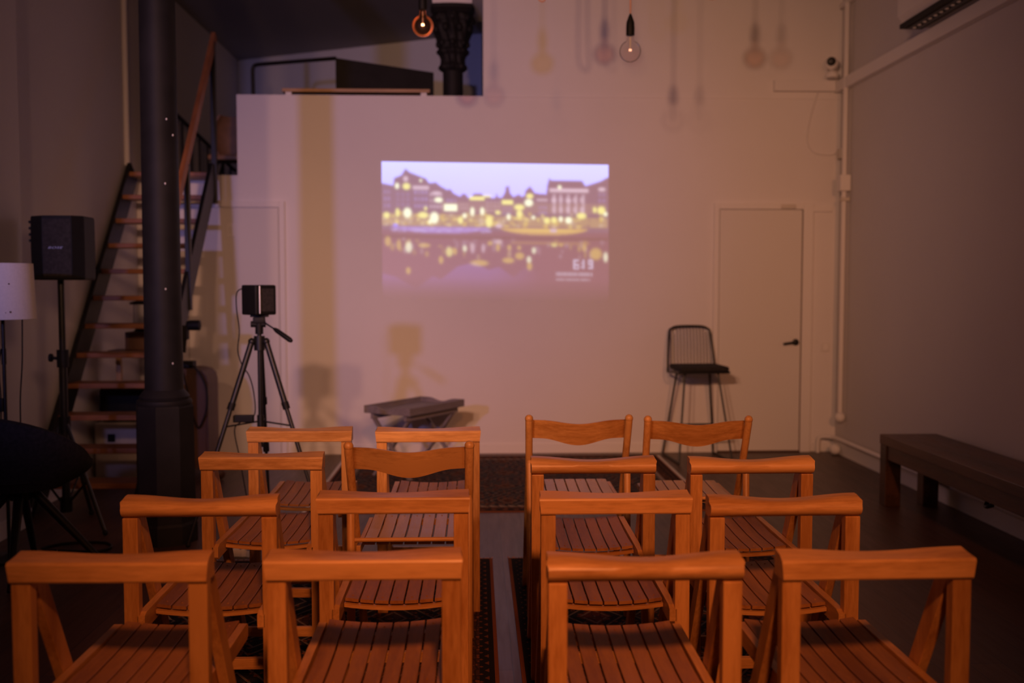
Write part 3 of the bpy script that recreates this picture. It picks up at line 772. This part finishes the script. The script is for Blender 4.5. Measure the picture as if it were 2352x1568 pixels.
protos = {'s': rail_chair(False), 'r': rail_chair(True), 'p': post_chair()}
used = set()
rowname = {'A': 'nearest row', 'B': 'second row from the camera', 'C': 'third row from the camera', 'D': 'farthest row'}
chairs = [
 ('A', 's', -.820, 2.235, -1.0, 'folding chair with squared top rail, far left of the nearest row'),
 ('A', 's', -.255, 2.235, .0, 'folding chair with bright squared top rail, left of the aisle in the nearest row'),
 ('A', 'r', .375, 2.190, .0, 'folding chair with rounded top rail, right of the aisle in the nearest row'),
 ('A', 's', .902, 2.200, .8, 'folding chair with squared top rail, far right of the nearest row'),
 ('B', 'r', -.790, 2.850, .0, 'folding chair with shiny rounded rail, far left of the second row'),
 ('B', 's', -.243, 2.890, .0, 'folding chair with pale squared rail, left of the aisle in the second row'),
 ('B', 's', .402, 2.860, .0, 'folding chair with worn squared rail, right of the aisle in the second row'),
 ('B', 'r', .880, 2.800, .5, 'folding chair with worn rounded rail, far right of the second row'),
 ('C', 's', -.773, 3.590, -1.5, 'folding chair with squared rail, left end of the third row'),
 ('C', 'p', -.236, 3.440, .0, 'folding chair with round posts and wavy back plank in the third row'),
 ('C', 'r', .408, 3.460, .0, 'folding chair with rounded rail, right of the aisle in the third row'),
 ('C', 'r', .962, 3.440, .5, 'folding chair with rounded rail, right end of the third row'),
 ('D', 's', -.750, 4.230, .0, 'folding chair with squared rail, left end of the farthest row by the tripod'),
 ('D', 's', -.206, 4.205, .0, 'folding chair with squared rail in the farthest row before the tray table'),
 ('D', 'p', .428, 4.130, -.5, 'wavy backed folding chair with round posts, nearer the aisle in the farthest row'),
 ('D', 'p', .920, 4.080, -1.5, 'wavy backed folding chair with round posts, in front of the bar stool'),
]
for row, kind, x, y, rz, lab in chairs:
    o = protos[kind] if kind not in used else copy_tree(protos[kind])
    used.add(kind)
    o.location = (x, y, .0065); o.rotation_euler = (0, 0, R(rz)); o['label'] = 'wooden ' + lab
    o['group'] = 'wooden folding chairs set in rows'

# ---------------- rugs ----------------
def rug(x0, x1, y0, y1, lab, m, fringe):
    o = thing('rug', lab, 'rug', ((x0 + x1) / 2, (y0 + y1) / 2, 0), 0, 'persian rugs on the floor')
    a, b_ = (x1 - x0) / 2, (y1 - y0) / 2
    MB().box(-a, a, -b_, b_, 0.0005, .006, .0015).build('pile', m, o)
    mb = MB()
    rnd = random.Random(int(x0 * 100))
    if fringe == 'y':
        for s_ in (-1, 1):
            mb = MB()
            for k in range(100):
                x = -a + .006 + k * (2 * a - .012) / 99; e = rnd.uniform(.02, .045); dx = rnd.uniform(-.008, .008)
                mb.loft([[(x - .005, s_ * b_, .0005), (x + .005, s_ * b_, .0005), (x + .004, s_ * b_, .004), (x - .004, s_ * b_, .004)], [(x + dx - .004, s_ * (b_ + e), .0005), (x + dx + .004, s_ * (b_ + e), .0005), (x + dx + .003, s_ * (b_ + e), .002), (x + dx - .003, s_ * (b_ + e), .002)]])
            mb.build('fringe', M['cordpink'], o)
    else:
        for s_ in (-1, 1): mb = MB(); mb.box(s_ * (a + .012) - .012, s_ * (a + .012) + .012, -b_, b_, .0005, .005, .001).build('edge_strip', M['cream'], o)
    return o
rug(-1.055, 1.475, 6.08, 8.08, 'persian rug lying across the floor below the projected picture', rug_mat('rug_far', 2.53, 2.0, .3), 'x')
rug(-1.45, .078, 1.7, 5.03, 'dark persian rug under the chairs left of the aisle', rug_mat('rug_left', 1.528, 3.33, .3), 'y')
rug(.158, 1.53, 1.7, 5.03, 'reddish brown edged persian rug under the chairs right of the aisle', rug_mat('rug_right', 1.372, 3.33, .6), 'y')

# ---------------- bench at the right wall ----------------
be = thing('bench', 'long dark wooden bench along the right wall', 'bench', (2.765, 6.25, 0))
MB().box(-.185, .185, -3.2, 0, .388, .45, .004).build('seat', M['darkwood'], be)
MB().box(-.175, -.15, -3.1, -.08, .30, .388, .003).build('apron', M['darkwood'], be)
MB().box(.13, .155, -3.1, -.08, .30, .388, .003).build('apron', M['darkwood'], be)
for sx in (-.135, .110):
    for sy in (-.055, -3.14):
        MB().box(sx - .05, sx + .05, sy - .045, sy + .045, 0, .388, .004).build('leg', M['darkwood'], be)
MB().tube(bez([(-.10, -1.22, .30), (-.13, -1.24, .27), (-.15, -1.28, .265), (-.13, -1.31, .28)], 5), .011, 8).build('hook', M['black'], be, True)

# ---------------- grey tray table ----------------
tt = thing('tray_table', 'grey wooden tray table on crossed legs below the picture', 'table', (-.46, 7.44, .0065), R(57))
hx_, hy_ = .34, .20
T0 = .47
MB().box(-hx_, hx_, -hy_, hy_, T0, T0 + .012).build('tray_floor', M['greywood'], tt)
for s_ in (-1, 1):
    MB().box(-hx_, hx_, s_ * hy_ - .008, s_ * hy_ + .008, T0 - .005, T0 + .05, .003).build('tray_side', M['greywood'], tt)
    secs = []
    for k in range(21):
        u = -1 + 2 * k / 20; y = (hy_ + .008) * u
        top = T0 + .05 - .025 * (.5 + .5 * math.cos(PI * min(1, abs(u) / .6))); bot = T0 - .005
        x = s_ * hx_
        secs.append([(x - .008, y, bot), (x + .008, y, bot), (x + .008, y, top), (x - .008, y, top)])
    MB().loft(secs).build('tray_end', M['greywood'], tt, True)
for s_ in (-1, 1):
    x = s_ * (hx_ - .05)
    MB().beam((x - .012 * s_, -.15, T0 - .045), (x - .012 * s_, .185, -.02), .02, .034, .003, (1, 0, 0)).cutz().build('leg', M['greywood'], tt)
    MB().beam((x + .010 * s_, .15, T0 - .045), (x + .010 * s_, -.185, -.02), .02, .034, .003, (1, 0, 0)).cutz().build('leg', M['greywood'], tt)
    MB().box(-hx_ + .01, hx_ - .01, s_ * .15 - .012, s_ * .15 + .012, T0 - .048, T0 - .005, .003).build('top_bar', M['greywood'], tt)
MB().box(-hx_ + .03, hx_ - .03, -.155, -.135, .06, .09, .003).build('stretcher', M['greywood'], tt)

# ---------------- wire bar stool ----------------
bs = thing('bar_stool', 'black wire bar stool with a black cushion before the far wall', 'stool', (1.775, 7.93, 0), R(4))
r_ = .0085
fx, rx_ = .215, .20
for s_ in (-1, 1):
    MB().tube([(s_ * .135, -.11, .70), (s_ * fx, -.25, .012)], r_, 8).build('leg', M['black'], bs, True)
    MB().tube([(s_ * .135, .12, .70), (s_ * fx, .25, .012)], r_, 8).build('leg', M['black'], bs, True)
    MB().tube([(s_ * fx, -.25, .0095), (s_ * fx, .25, .0095)], r_, 8).build('runner', M['black'], bs, True)
def ringat(z):
    u = (0.70 - z) / .688; x = .135 + (fx - .135) * u; ya = -.11 - .14 * u; yb = .12 + .13 * u
    return [(-x, ya, z), (x, ya, z), (x, yb, z), (-x, yb, z)]
mb = MB(); rr = ringat(.25)
for k in range(4): mb.tube([rr[k], rr[(k + 1) % 4]], r_, 8)
mb.build('footrest', M['black'], bs, True)
# one bent frame: seat front, sides, up to the back
fr = [(0, -.205, .715), (.17, -.20, .715), (.205, -.16, .715), (.205, .10, .70), (.20, .17, .72), (.175, .235, 1.00), (.15, .245, 1.045), (.10, .248, 1.062), (0, .248, 1.065)]
fl_ = bez(fr, 5); full = fl_ + [Vector((-p.x, p.y, p.z)) for p in reversed(fl_)][1:-1]
MB().tube(full, .009, 8, closed=True).build('seat_frame', M['black'], bs, True)
for k in range(13):
    x = -.165 + k * .0275
    e = 1.058 if abs(x) < .12 else 1.02
    MB().tube(bez([(x, -.20, .712), (x, 0, .70), (x, .14, .70), (x, .185, .76), (x, .243, e)], 4), .0032, 5).build('wire', M['black'], bs)
mb = MB(); mb.box(-.195, .195, -.215, .15, .722, .762, .018, seg=3)
mb.build('cushion', M['charcoal'], bs, True)

# ---------------- tripod with projector ----------------
TX, TY = -1.205, 5.56
tr = thing('tripod', 'black camera tripod holding a small projector behind the left chairs', 'tripod', (TX, TY, 0), R(6))
apex = 1.09
for k in range(3):
    a = R(90 + 120 * k); foot = Vector((.42 * math.cos(a), .42 * math.sin(a), .02)); top = Vector((.045 * math.cos(a), .045 * math.sin(a), apex))
    m1_ = top.lerp(foot, .33); m2_ = top.lerp(foot, .60)
    lg = MB().tube([top, m1_], .0165, 10).tube([m1_ + Vector((0, 0, 0)), m2_], .0125, 10).tube([m2_, foot], .009, 10).ball(top, .021, 10).build('leg', M['black'], tr, True)
    MB().tube([m1_ - (foot - top) * .02, m1_ + (foot - top) * .015], .0205, 10).build('leg_clamp', M['blackmatte'], lg, True)
    MB().tube([m2_ - (foot - top) * .03, m2_ + (foot - top) * .015], .019, 10).build('leg_clamp', M['blackmatte'], lg, True)
    MB().ball((foot.x, foot.y, .014), .014, 8).build('foot', M['blackmatte'], lg, True)
    MB().tube([(0.012 * math.cos(a), 0.012 * math.sin(a), .645), top.lerp(foot, .43)], .005, 6).build('brace', M['black'], tr)
MB().tube([(0, 0, .50), (0, 0, apex + .10)], .012, 12).tube([(0, 0, apex - .05), (0, 0, apex + .03)], .03, 14).tube([(0, 0, .60), (0, 0, .68)], .019, 12).build('centre_column', M['black'], tr, True)
MB().box(-.032, .032, -.03, .03, apex + .10, apex + .135, .008).tube([(-.045, 0, apex + .095), (.035, 0, apex + .095)], .018, 10).tube([(0, 0, apex + .04), (0, 0, apex + .10)], .022, 12).box(-.045, .05, -.035, .035, apex + .135, apex + .147, .003).build('pan_head', M['blackmatte'], tr, True)
hd = MB().tube([(.03, -.02, apex + .105), (.095, -.06, apex + .065)], .005, 8).build('pan_handle', M['black'], tr, True)
MB().tube([(.085, -.055, apex + .072), (.10, -.063, apex + .062), (.175, -.11, apex + .012), (.185, -.116, apex + .005)], [.008, .013, .014, .009], 10).build('grip', M['blackmatte'], hd, True)
pj = thing('projector', 'small dark box projector with a silver edge on the tripod', 'projector', (TX, TY, apex + .147), R(9))
MB().box(-.068, .068, -.068, .068, 0, .165, .010, seg=2).xf(Matrix.Rotation(R(-52), 4, 'Z')).build('body', M['blackmatte'], pj, True)
MB().xf(Matrix()).box(-.003, .003, -.003, .003, .008, .160, .001).xf(Matrix.Translation((.010, -.0905, 0))).build('edge_trim', M['silver'], pj)
mb = MB().box(-.05, .05, -.0005, .0005, .02, .145).xf(Matrix.Translation((0, -.0685, 0))).xf(Matrix.Rotation(R(38), 4, 'Z'))
mb.build('side_grille', M['charcoal'], pj)
cb = bez([(TX - .080, TY + .0, 1.385), (TX - .115, TY - .02, 1.36), (TX - .118, TY - .02, 1.27), (TX - .105, TY - .02, 1.15), (TX - .115, TY - .02, 1.04), (TX - .09, TY - .03, .96), (TX - .055, TY - .02, .90), (TX - .035, TY + .0, .80), (TX - .03, TY - .02, .68), (TX - .10, TY - .05, .645), (TX - .13, TY - .06, .60), (TX - .105, TY - .06, .45), (TX - .075, TY - .05, .25), (TX - .05, TY - .03, .06), (TX + .02, TY - .02, .006), (TX + .25, TY + .10, .006)], 6)
tag(MB().tube(cb, .0035, 6).build('power_cable', M['blackmatte'], None, True), 'thin black cable hanging from the projector down the tripod', 'cable')
tag(MB().box(-.055, .055, -.022, .022, -.02, .02, .006).build('power_adapter', M['blackmatte'], None, False, (TX - .085, TY - .035, .664)), 'black power adapter resting on the tripod brace', 'adapter')

# ---------------- loudspeaker on stand ----------------
SXp, SYp = -2.38, 5.80
ss = thing('speaker_stand', 'black tripod speaker stand near the left wall', 'speaker stand', (SXp, SYp, 0))
MB().tube([(0, 0, .10), (0, 0, 1.02)], .0235, 14).build('lower_pole', M['black'], ss, True)
MB().tube([(0, 0, .95), (0, 0, 1.43)], .0185, 14).build('upper_pole', M['black'], ss, True)
MB().tube([(0, 0, .93), (0, 0, 1.03)], .033, 14).tube([(-.03, 0, .98), (-.055, -.01, .985)], .009, 8).build('collar', M['blackmatte'], ss, True)
MB().lathe([(.008, 0), (.024, .004), (.024, .018), (.010, .022)], n=12).xf(Matrix.Rotation(-PI / 2, 4, 'Y')).xf(Matrix.Translation((-.052, -.01, .985))).build('knob', M['blackmatte'], ss, True)
LR = (.36, .30, .20)
for k in range(3):
    a = R(-35 + 120 * k); c_, s_ = math.cos(a), math.sin(a)
    lg = MB().tube([(.025 * c_, .025 * s_, .60), (LR[k] * c_, LR[k] * s_, .015)], .011, 8).build('leg', M['black'], ss, True)
    e = LR[k]
    MB().ball((e * c_, e * s_, .016), .016, 8).build('foot', M['blackmatte'], lg, True)
    MB().tube([(.02 * c_, .02 * s_, .14), (e * .55 * c_, e * .55 * s_, .285)], .007, 6).build('brace', M['black'], ss, True)
for z in (.09, .56): MB().tube([(0, 0, z), (0, 0, z + .085)], .034, 12).build('leg_hub', M['blackmatte'], ss, True)
sp = thing('loudspeaker', 'black loudspeaker box on the stand left of the stairs', 'speaker', (SXp + .012, SYp, 1.43))
body = [(-.155, .10), (-.150, -.06), (-.06, -.125), (.105, -.125), (.155, -.07), (.150, .10), (.08, .15), (-.08, .15)]
mb = MB(); ss_ = []
for z, s_ in ((0, .955), (.012, .985), (.18, 1.0), (.345, .99), (.360, .965)):
    ss_.append([(x * s_, y * s_, z) for x, y in body])
mb.loft(ss_).build('cabinet', M['blackmatte'], sp)
MB().box(-.055, .10, -.1275, -.1235, .02, .34, .001).build('front_grille', M['charcoal'], sp)
for k in range(4): MB().box(-.165, -.150, -.05, .02, .215 + k * .035, .230 + k * .035, .003).build('side_rib', M['blackmatte'], sp)
def text_mesh(name, s, size, loc, mat, parent, shear=.0):
    cu = bpy.data.curves.new(name + '_curve', 'FONT'); cu.body = s; cu.size = size; cu.extrude = .0006; cu.align_x = 'CENTER'; cu.align_y = 'CENTER'; cu.shear = shear; cu.space_character = 1.15
    o = bpy.data.objects.new(name, cu); C.objects.link(o)
    dg = bpy.context.evaluated_depsgraph_get(); me = bpy.data.meshes.new_from_object(o.evaluated_get(dg))
    bpy.data.objects.remove(o); bpy.data.curves.remove(cu)
    me.materials.clear(); me.materials.append(mat)
    n = bpy.data.objects.new(name, me); C.objects.link(n); n.parent = parent; n.location = loc; n.rotation_euler = (PI / 2, 0, 0)
    return n
lg_ = text_mesh('logo', 'BOSE', .028, (.012, -.129, .180), M['silver'], sp, .35)
lg_.scale = (1.1, .62, 1)

# ---------------- floor lamp ----------------
fl = thing('floor_lamp', 'floor lamp with a white drum shade at the left edge', 'lamp', (-2.395, 5.12, 0))
SH0, SH1 = 1.232, 1.508
MB().lathe([(.157, SH0), (.146, SH1), (.143, SH1), (.154, SH0)], n=48).build('lamp_shade', M['shade'], fl, True)
# close shade wall top/bottom rims with thin rings
MB().tube([(.1445 * math.cos(2 * PI * k / 36), .1445 * math.sin(2 * PI * k / 36), SH1) for k in range(36)], .0025, 6, closed=True).build('shade_ring', M['shade'], fl, True)
MB().tube([(.1555 * math.cos(2 * PI * k / 36), .1555 * math.sin(2 * PI * k / 36), SH0) for k in range(36)], .0025, 6, closed=True).build('shade_ring', M['shade'], fl, True)
mb = MB()
for a, z, s_ in ((-53, 1.407, .004), (-75, 1.378, .003), (-52, 1.268, .005), (-92, 1.25, .0035), (-60, 1.265, .0025)):
    a = R(a); rr = .146 + (SH1 - z) / (SH1 - SH0) * .011; mb.ball((rr * math.cos(a), rr * math.sin(a), z), s_, 8)
mb.build('shade_spot', M['spot'], fl)
MB().tube([(0, 0, .02), (0, 0, 1.40)], .009, 10).tube([(0, 0, 1.0), (0, 0, 1.08)], .012, 10).build('pole', M['black'], fl, True)
MB().lathe([(.13, 0), (.13, .012), (.03, .022), (.012, .03)], n=32).build('base', M['black'], fl, True)
MB().tube([(0, 0, 1.42), (.144, 0, 1.49)], .002, 5).tube([(0, 0, 1.42), (-.07, .125, 1.49)], .002, 5).tube([(0, 0, 1.42), (-.07, -.125, 1.49)], .002, 5).build('shade_spider', M['black'], fl)
MB().lathe([(.02, 1.38), (.022, 1.40), (.022, 1.44), (.012, 1.45)], n=14).build('bulb_holder', M['black'], fl, True)
MB().tube(bez([(.115, -.04, 1.24), (.112, -.04, 1.12), (.108, -.04, 1.0), (.095, -.04, .84), (.092, -.04, .70), (.088, -.04, .5), (.10, -.05, .3), (.07, -.08, .10), (.10, -.13, .008)], 6), .0035, 6).build('cord', M['blackmatte'], fl, True)
pc = MB().tube(bez([(-.004, -.018, 1.08), (-.018, -.018, .98), (-.012, -.018, .82), (-.014, -.018, .70), (.0, -.018, .50), (.012, -.03, .3), (.02, -.05, .03), (.05, -.10, .008)], 6), .0035, 6).build('cord', M['blackmatte'], fl, True)
MB().box(-.026, -.002, -.032, -.008, .76, .83, .006).build('cord_switch', M['blackmatte'], pc, True)

# ---------------- dark tub chair ----------------
tc_ = thing('tub_chair', 'dark charcoal tub chair on splayed black legs at the left edge', 'armchair', (-2.22, 4.88, 0), R(-14))
def rim(a):     # outer plan radius and rim height of the shell; a=0 is the back of the chair
    c = math.cos(a)
    rx = .335; ry = .31
    zt = .545 + .245 * max(0, (c + .35) / 1.35) ** .75
    if c < -.35: zt = .545 - .03 * (-.35 - c)
    return rx * math.sin(a), -ry * c, zt
n = 40; secs_o = []; 
shell = MB(); prof_t = [0, .2, .4, .6, .8, 1.0]
rings = []
for tt_ in (0, .12, .3, .5, .7, .88, 1.0):
    ring = []
    for k in range(n):
        a = 2 * PI * k / n; x, y, zt = rim(a); s_ = .60 + .40 * math.sin(PI / 2 * min(1, tt_ * 1.15)); z = .425 + (zt - .425) * tt_
        ring.append((x * s_, y * s_, z))
    rings.append(ring)
for tt_, ins in ((1.0, .018), (.97, .04), (.75, .05), (.4, .06), (.15, .075)):
    ring = []
    for k in range(n):
        a = 2 * PI * k / n; x, y, zt = rim(a); s_ = (.60 + .40 * math.sin(PI / 2 * min(1, tt_ * 1.15))) * (1 - ins / .32); z = .445 + (zt - .425) * tt_ - (.0 if tt_ < 1 else .01)
        ring.append((x * s_, y * s_, z))
    rings.append(ring)
shell.loft(rings)
shell.build('shell', M['charcoal'], tc_, True)
MB().lathe([(.02, .455), (.19, .455), (.235, .475), (.24, .50), (.20, .525), (.02, .53)], n=32).build('seat_cushion', M['charcoal'], tc_, True)
MB().tube([(0, 0, .36), (0, 0, .425)], .05, 16).build('hub', M['black'], tc_, True)
for k in range(4):
    a = R(-74 + 14 + 90 * k); c_, s_ = math.cos(a), math.sin(a)
    MB().tube([(.05 * c_, .05 * s_, .405), (.37 * c_, .37 * s_, .01)], [.024, .015], 10).build('leg', M['black'], tc_, True)

tag(MB().tube(bez([(-2.20, 5.24, .008), (-2.0, 5.22, .008), (-1.95, 5.30, .008), (-2.02, 5.40, .008), (-2.2, 5.40, .008), (-2.30, 5.31, .008), (-2.27, 5.25, .008), (-2.2, 5.21, .018)], 8), .0075, 8).build('coiled_cable', M['blackmatte'], None, True), 'black cable coiled on the floor behind the tub chair', 'cable')

# ---------------- things under and behind the stairs ----------------
cbx = thing('white_cabinet', 'low white cabinet under the stairs with a dark square pull', 'cabinet', (-2.50, 7.32, 0))
MB().box(-.22, .20, -.18, .20, .02, .42, .006).build('body', M['cream'], cbx)
dr = MB().box(-.205, .185, -.198, -.18, .22, .41, .004).build('drawer', M['cream'], cbx)
MB().box(-.12, -.07, -.212, -.198, .29, .345, .003).build('pull', M['blackmatte'], dr)
MB().box(-.205, .185, -.198, -.18, .04, .20, .004).build('drawer', M['cream'], cbx)
tag(MB().box(-.20, .20, -.14, .14, 0, .26, .05, seg=3).build('equipment_bag', M['blackmatte'], None, True, (-2.51, 7.33, .42)), 'black equipment bag on the white cabinet under the stairs', 'bag')
st2 = thing('wooden_stand', 'small wooden stand on top of the black bag behind the stair treads', 'stand', (-2.52, 7.38, .68))
MB().box(-.12, -.085, -.02, .02, 0, .23, .003).build('upright', M['shelfwood'], st2)
MB().box(.13, .165, -.02, .02, 0, .23, .003).build('upright', M['shelfwood'], st2)
MB().box(-.15, .19, -.10, .10, .23, .25, .003).build('top', M['brownwood'], st2)
tag(MB().box(-.10, .12, -.08, .08, 0, .13, .006).build('wooden_box', M['brownwood'], None, False, (-2.46, 7.41, .93)), 'dark brown wooden box on the stand behind the stairs', 'box')
jr = thing('glass_jar', 'tall glass jar with a black lid behind the stairs', 'jar', (-2.46, 7.445, 1.06))
MB().lathe([(.05, 0), (.072, .03), (.072, .20)], n=24).build('glass', glassmat('jar_glass', (.80, .82, .85)), jr, True)
MB().lathe([(.095, .20), (.095, .215), (.04, .23), (.015, .24)], n=24).build('lid', M['blackmatte'], jr, True)
MB().lathe([(.075, 0), (.055, .02)], n=24).build('base', M['blackmatte'], jr, True)

cab = thing('rounded_cabinet', 'dark brown wooden cabinet with a rounded corner behind the pillar', 'cabinet', (-2.05, 7.35, 0))
pts = [(-.20, .08), (-.20, .80), (.02, .80), (.075, .785), (.105, .75), (.115, .70), (.115, .10), (.10, .08)]
MB().loft([[(x, y, z) for x, z in pts] for y in (-.14, .14)]).build('body', M['brownwood'], cab)
MB().loft([[(x * .85, y, .44 + (z - .44) * .88) for x, z in pts] for y in (-.150, -.14)]).build('front_panel', M['brownwood'], cab)
for x in (-.16, .08): MB().lathe([(.012, 0), (.02, .03), (.03, .06), (.025, .08)], cx=x, n=14).build('foot', M['brownwood'], cab, True)
tag(MB().box(-.07, .07, -.05, .05, 0, .05, .006).build('black_box', M['blackmatte'], None, False, (-2.13, 7.33, .80)), 'small black box on top of the brown rounded cabinet', 'box')
tag(MB().tube(bez([(-2.08, 7.19, .84), (-2.0, 7.17, .80), (-1.94, 7.17, .68), (-1.93, 7.17, .55), (-1.96, 7.17, .44), (-2.0, 7.17, .38), (-2.04, 7.17, .50), (-2.08, 7.18, .68), (-2.12, 7.20, .83)], 6), .006, 6, closed=False).build('hanging_cable', M['blackmatte'], None, True), 'loop of black cable hanging over the brown cabinet', 'cable')
tag(MB().ball((-1.86, 7.20, .045), .045, 12, (1, .8, 1)).build('dark_ball', M['brownwood'], None, True), 'small dark brown round object on the floor by the cabinet', 'ball')
cp = thing('clamp_light', 'small black clamp light fixed to the stair side right of the pillar', 'lamp', (-2.050, 7.05, 1.00))
MB().box(-.03, .03, -.03, .03, .02, .12, .006).build('clamp', M['blackmatte'], cp)
MB().lathe([(.03, 0), (.036, .02), (.036, .09), (.02, .095)], n=16).xf(Matrix.Rotation(PI / 2, 4, 'Y')).xf(Matrix.Translation((.02, 0, .12))).build('lamp_head', M['blackmatte'], cp, True)
MB().tube([(0, 0, .02), (-.01, 0, -.07)], .018, 10).build('handle', M['blackmatte'], cp, True)

# small things on the floor
cn = thing('tealight', 'small white candle holder glowing on the floor left of the far chairs', 'candle', (-1.42, 6.60, 0))
MB().lathe([(.024, 0), (.034, .01), (.038, .09), (.035, .09), (.030, .02), (.001, .012)], n=22, cap=False).build('cup', M['cream'], cn, True)
MB().lathe([(.030, .02), (.031, .060)], n=18).build('wax', glow('warm_wax', (1, .45, .12), .8), cn, True)
mb = MB(); rnd = random.Random(5)
pp = []
for k in range(9):
    x = -.07 + k * .0175
    pp.append([(x, -.03 + rnd.uniform(-.01, .01), .001), (x, .03 + rnd.uniform(-.01, .01), .001), (x + rnd.uniform(-.006, .006), .015, .018 + rnd.uniform(0, .03)), (x, -.01, .014 + rnd.uniform(0, .03))])
mb.loft(pp).build('crumpled_tissue', M['paper'], None, False, (-1.195, 5.14, 0))
tag(bpy.data.objects['crumpled_tissue'], 'crumpled white tissue on the floor behind the left chairs', 'tissue')
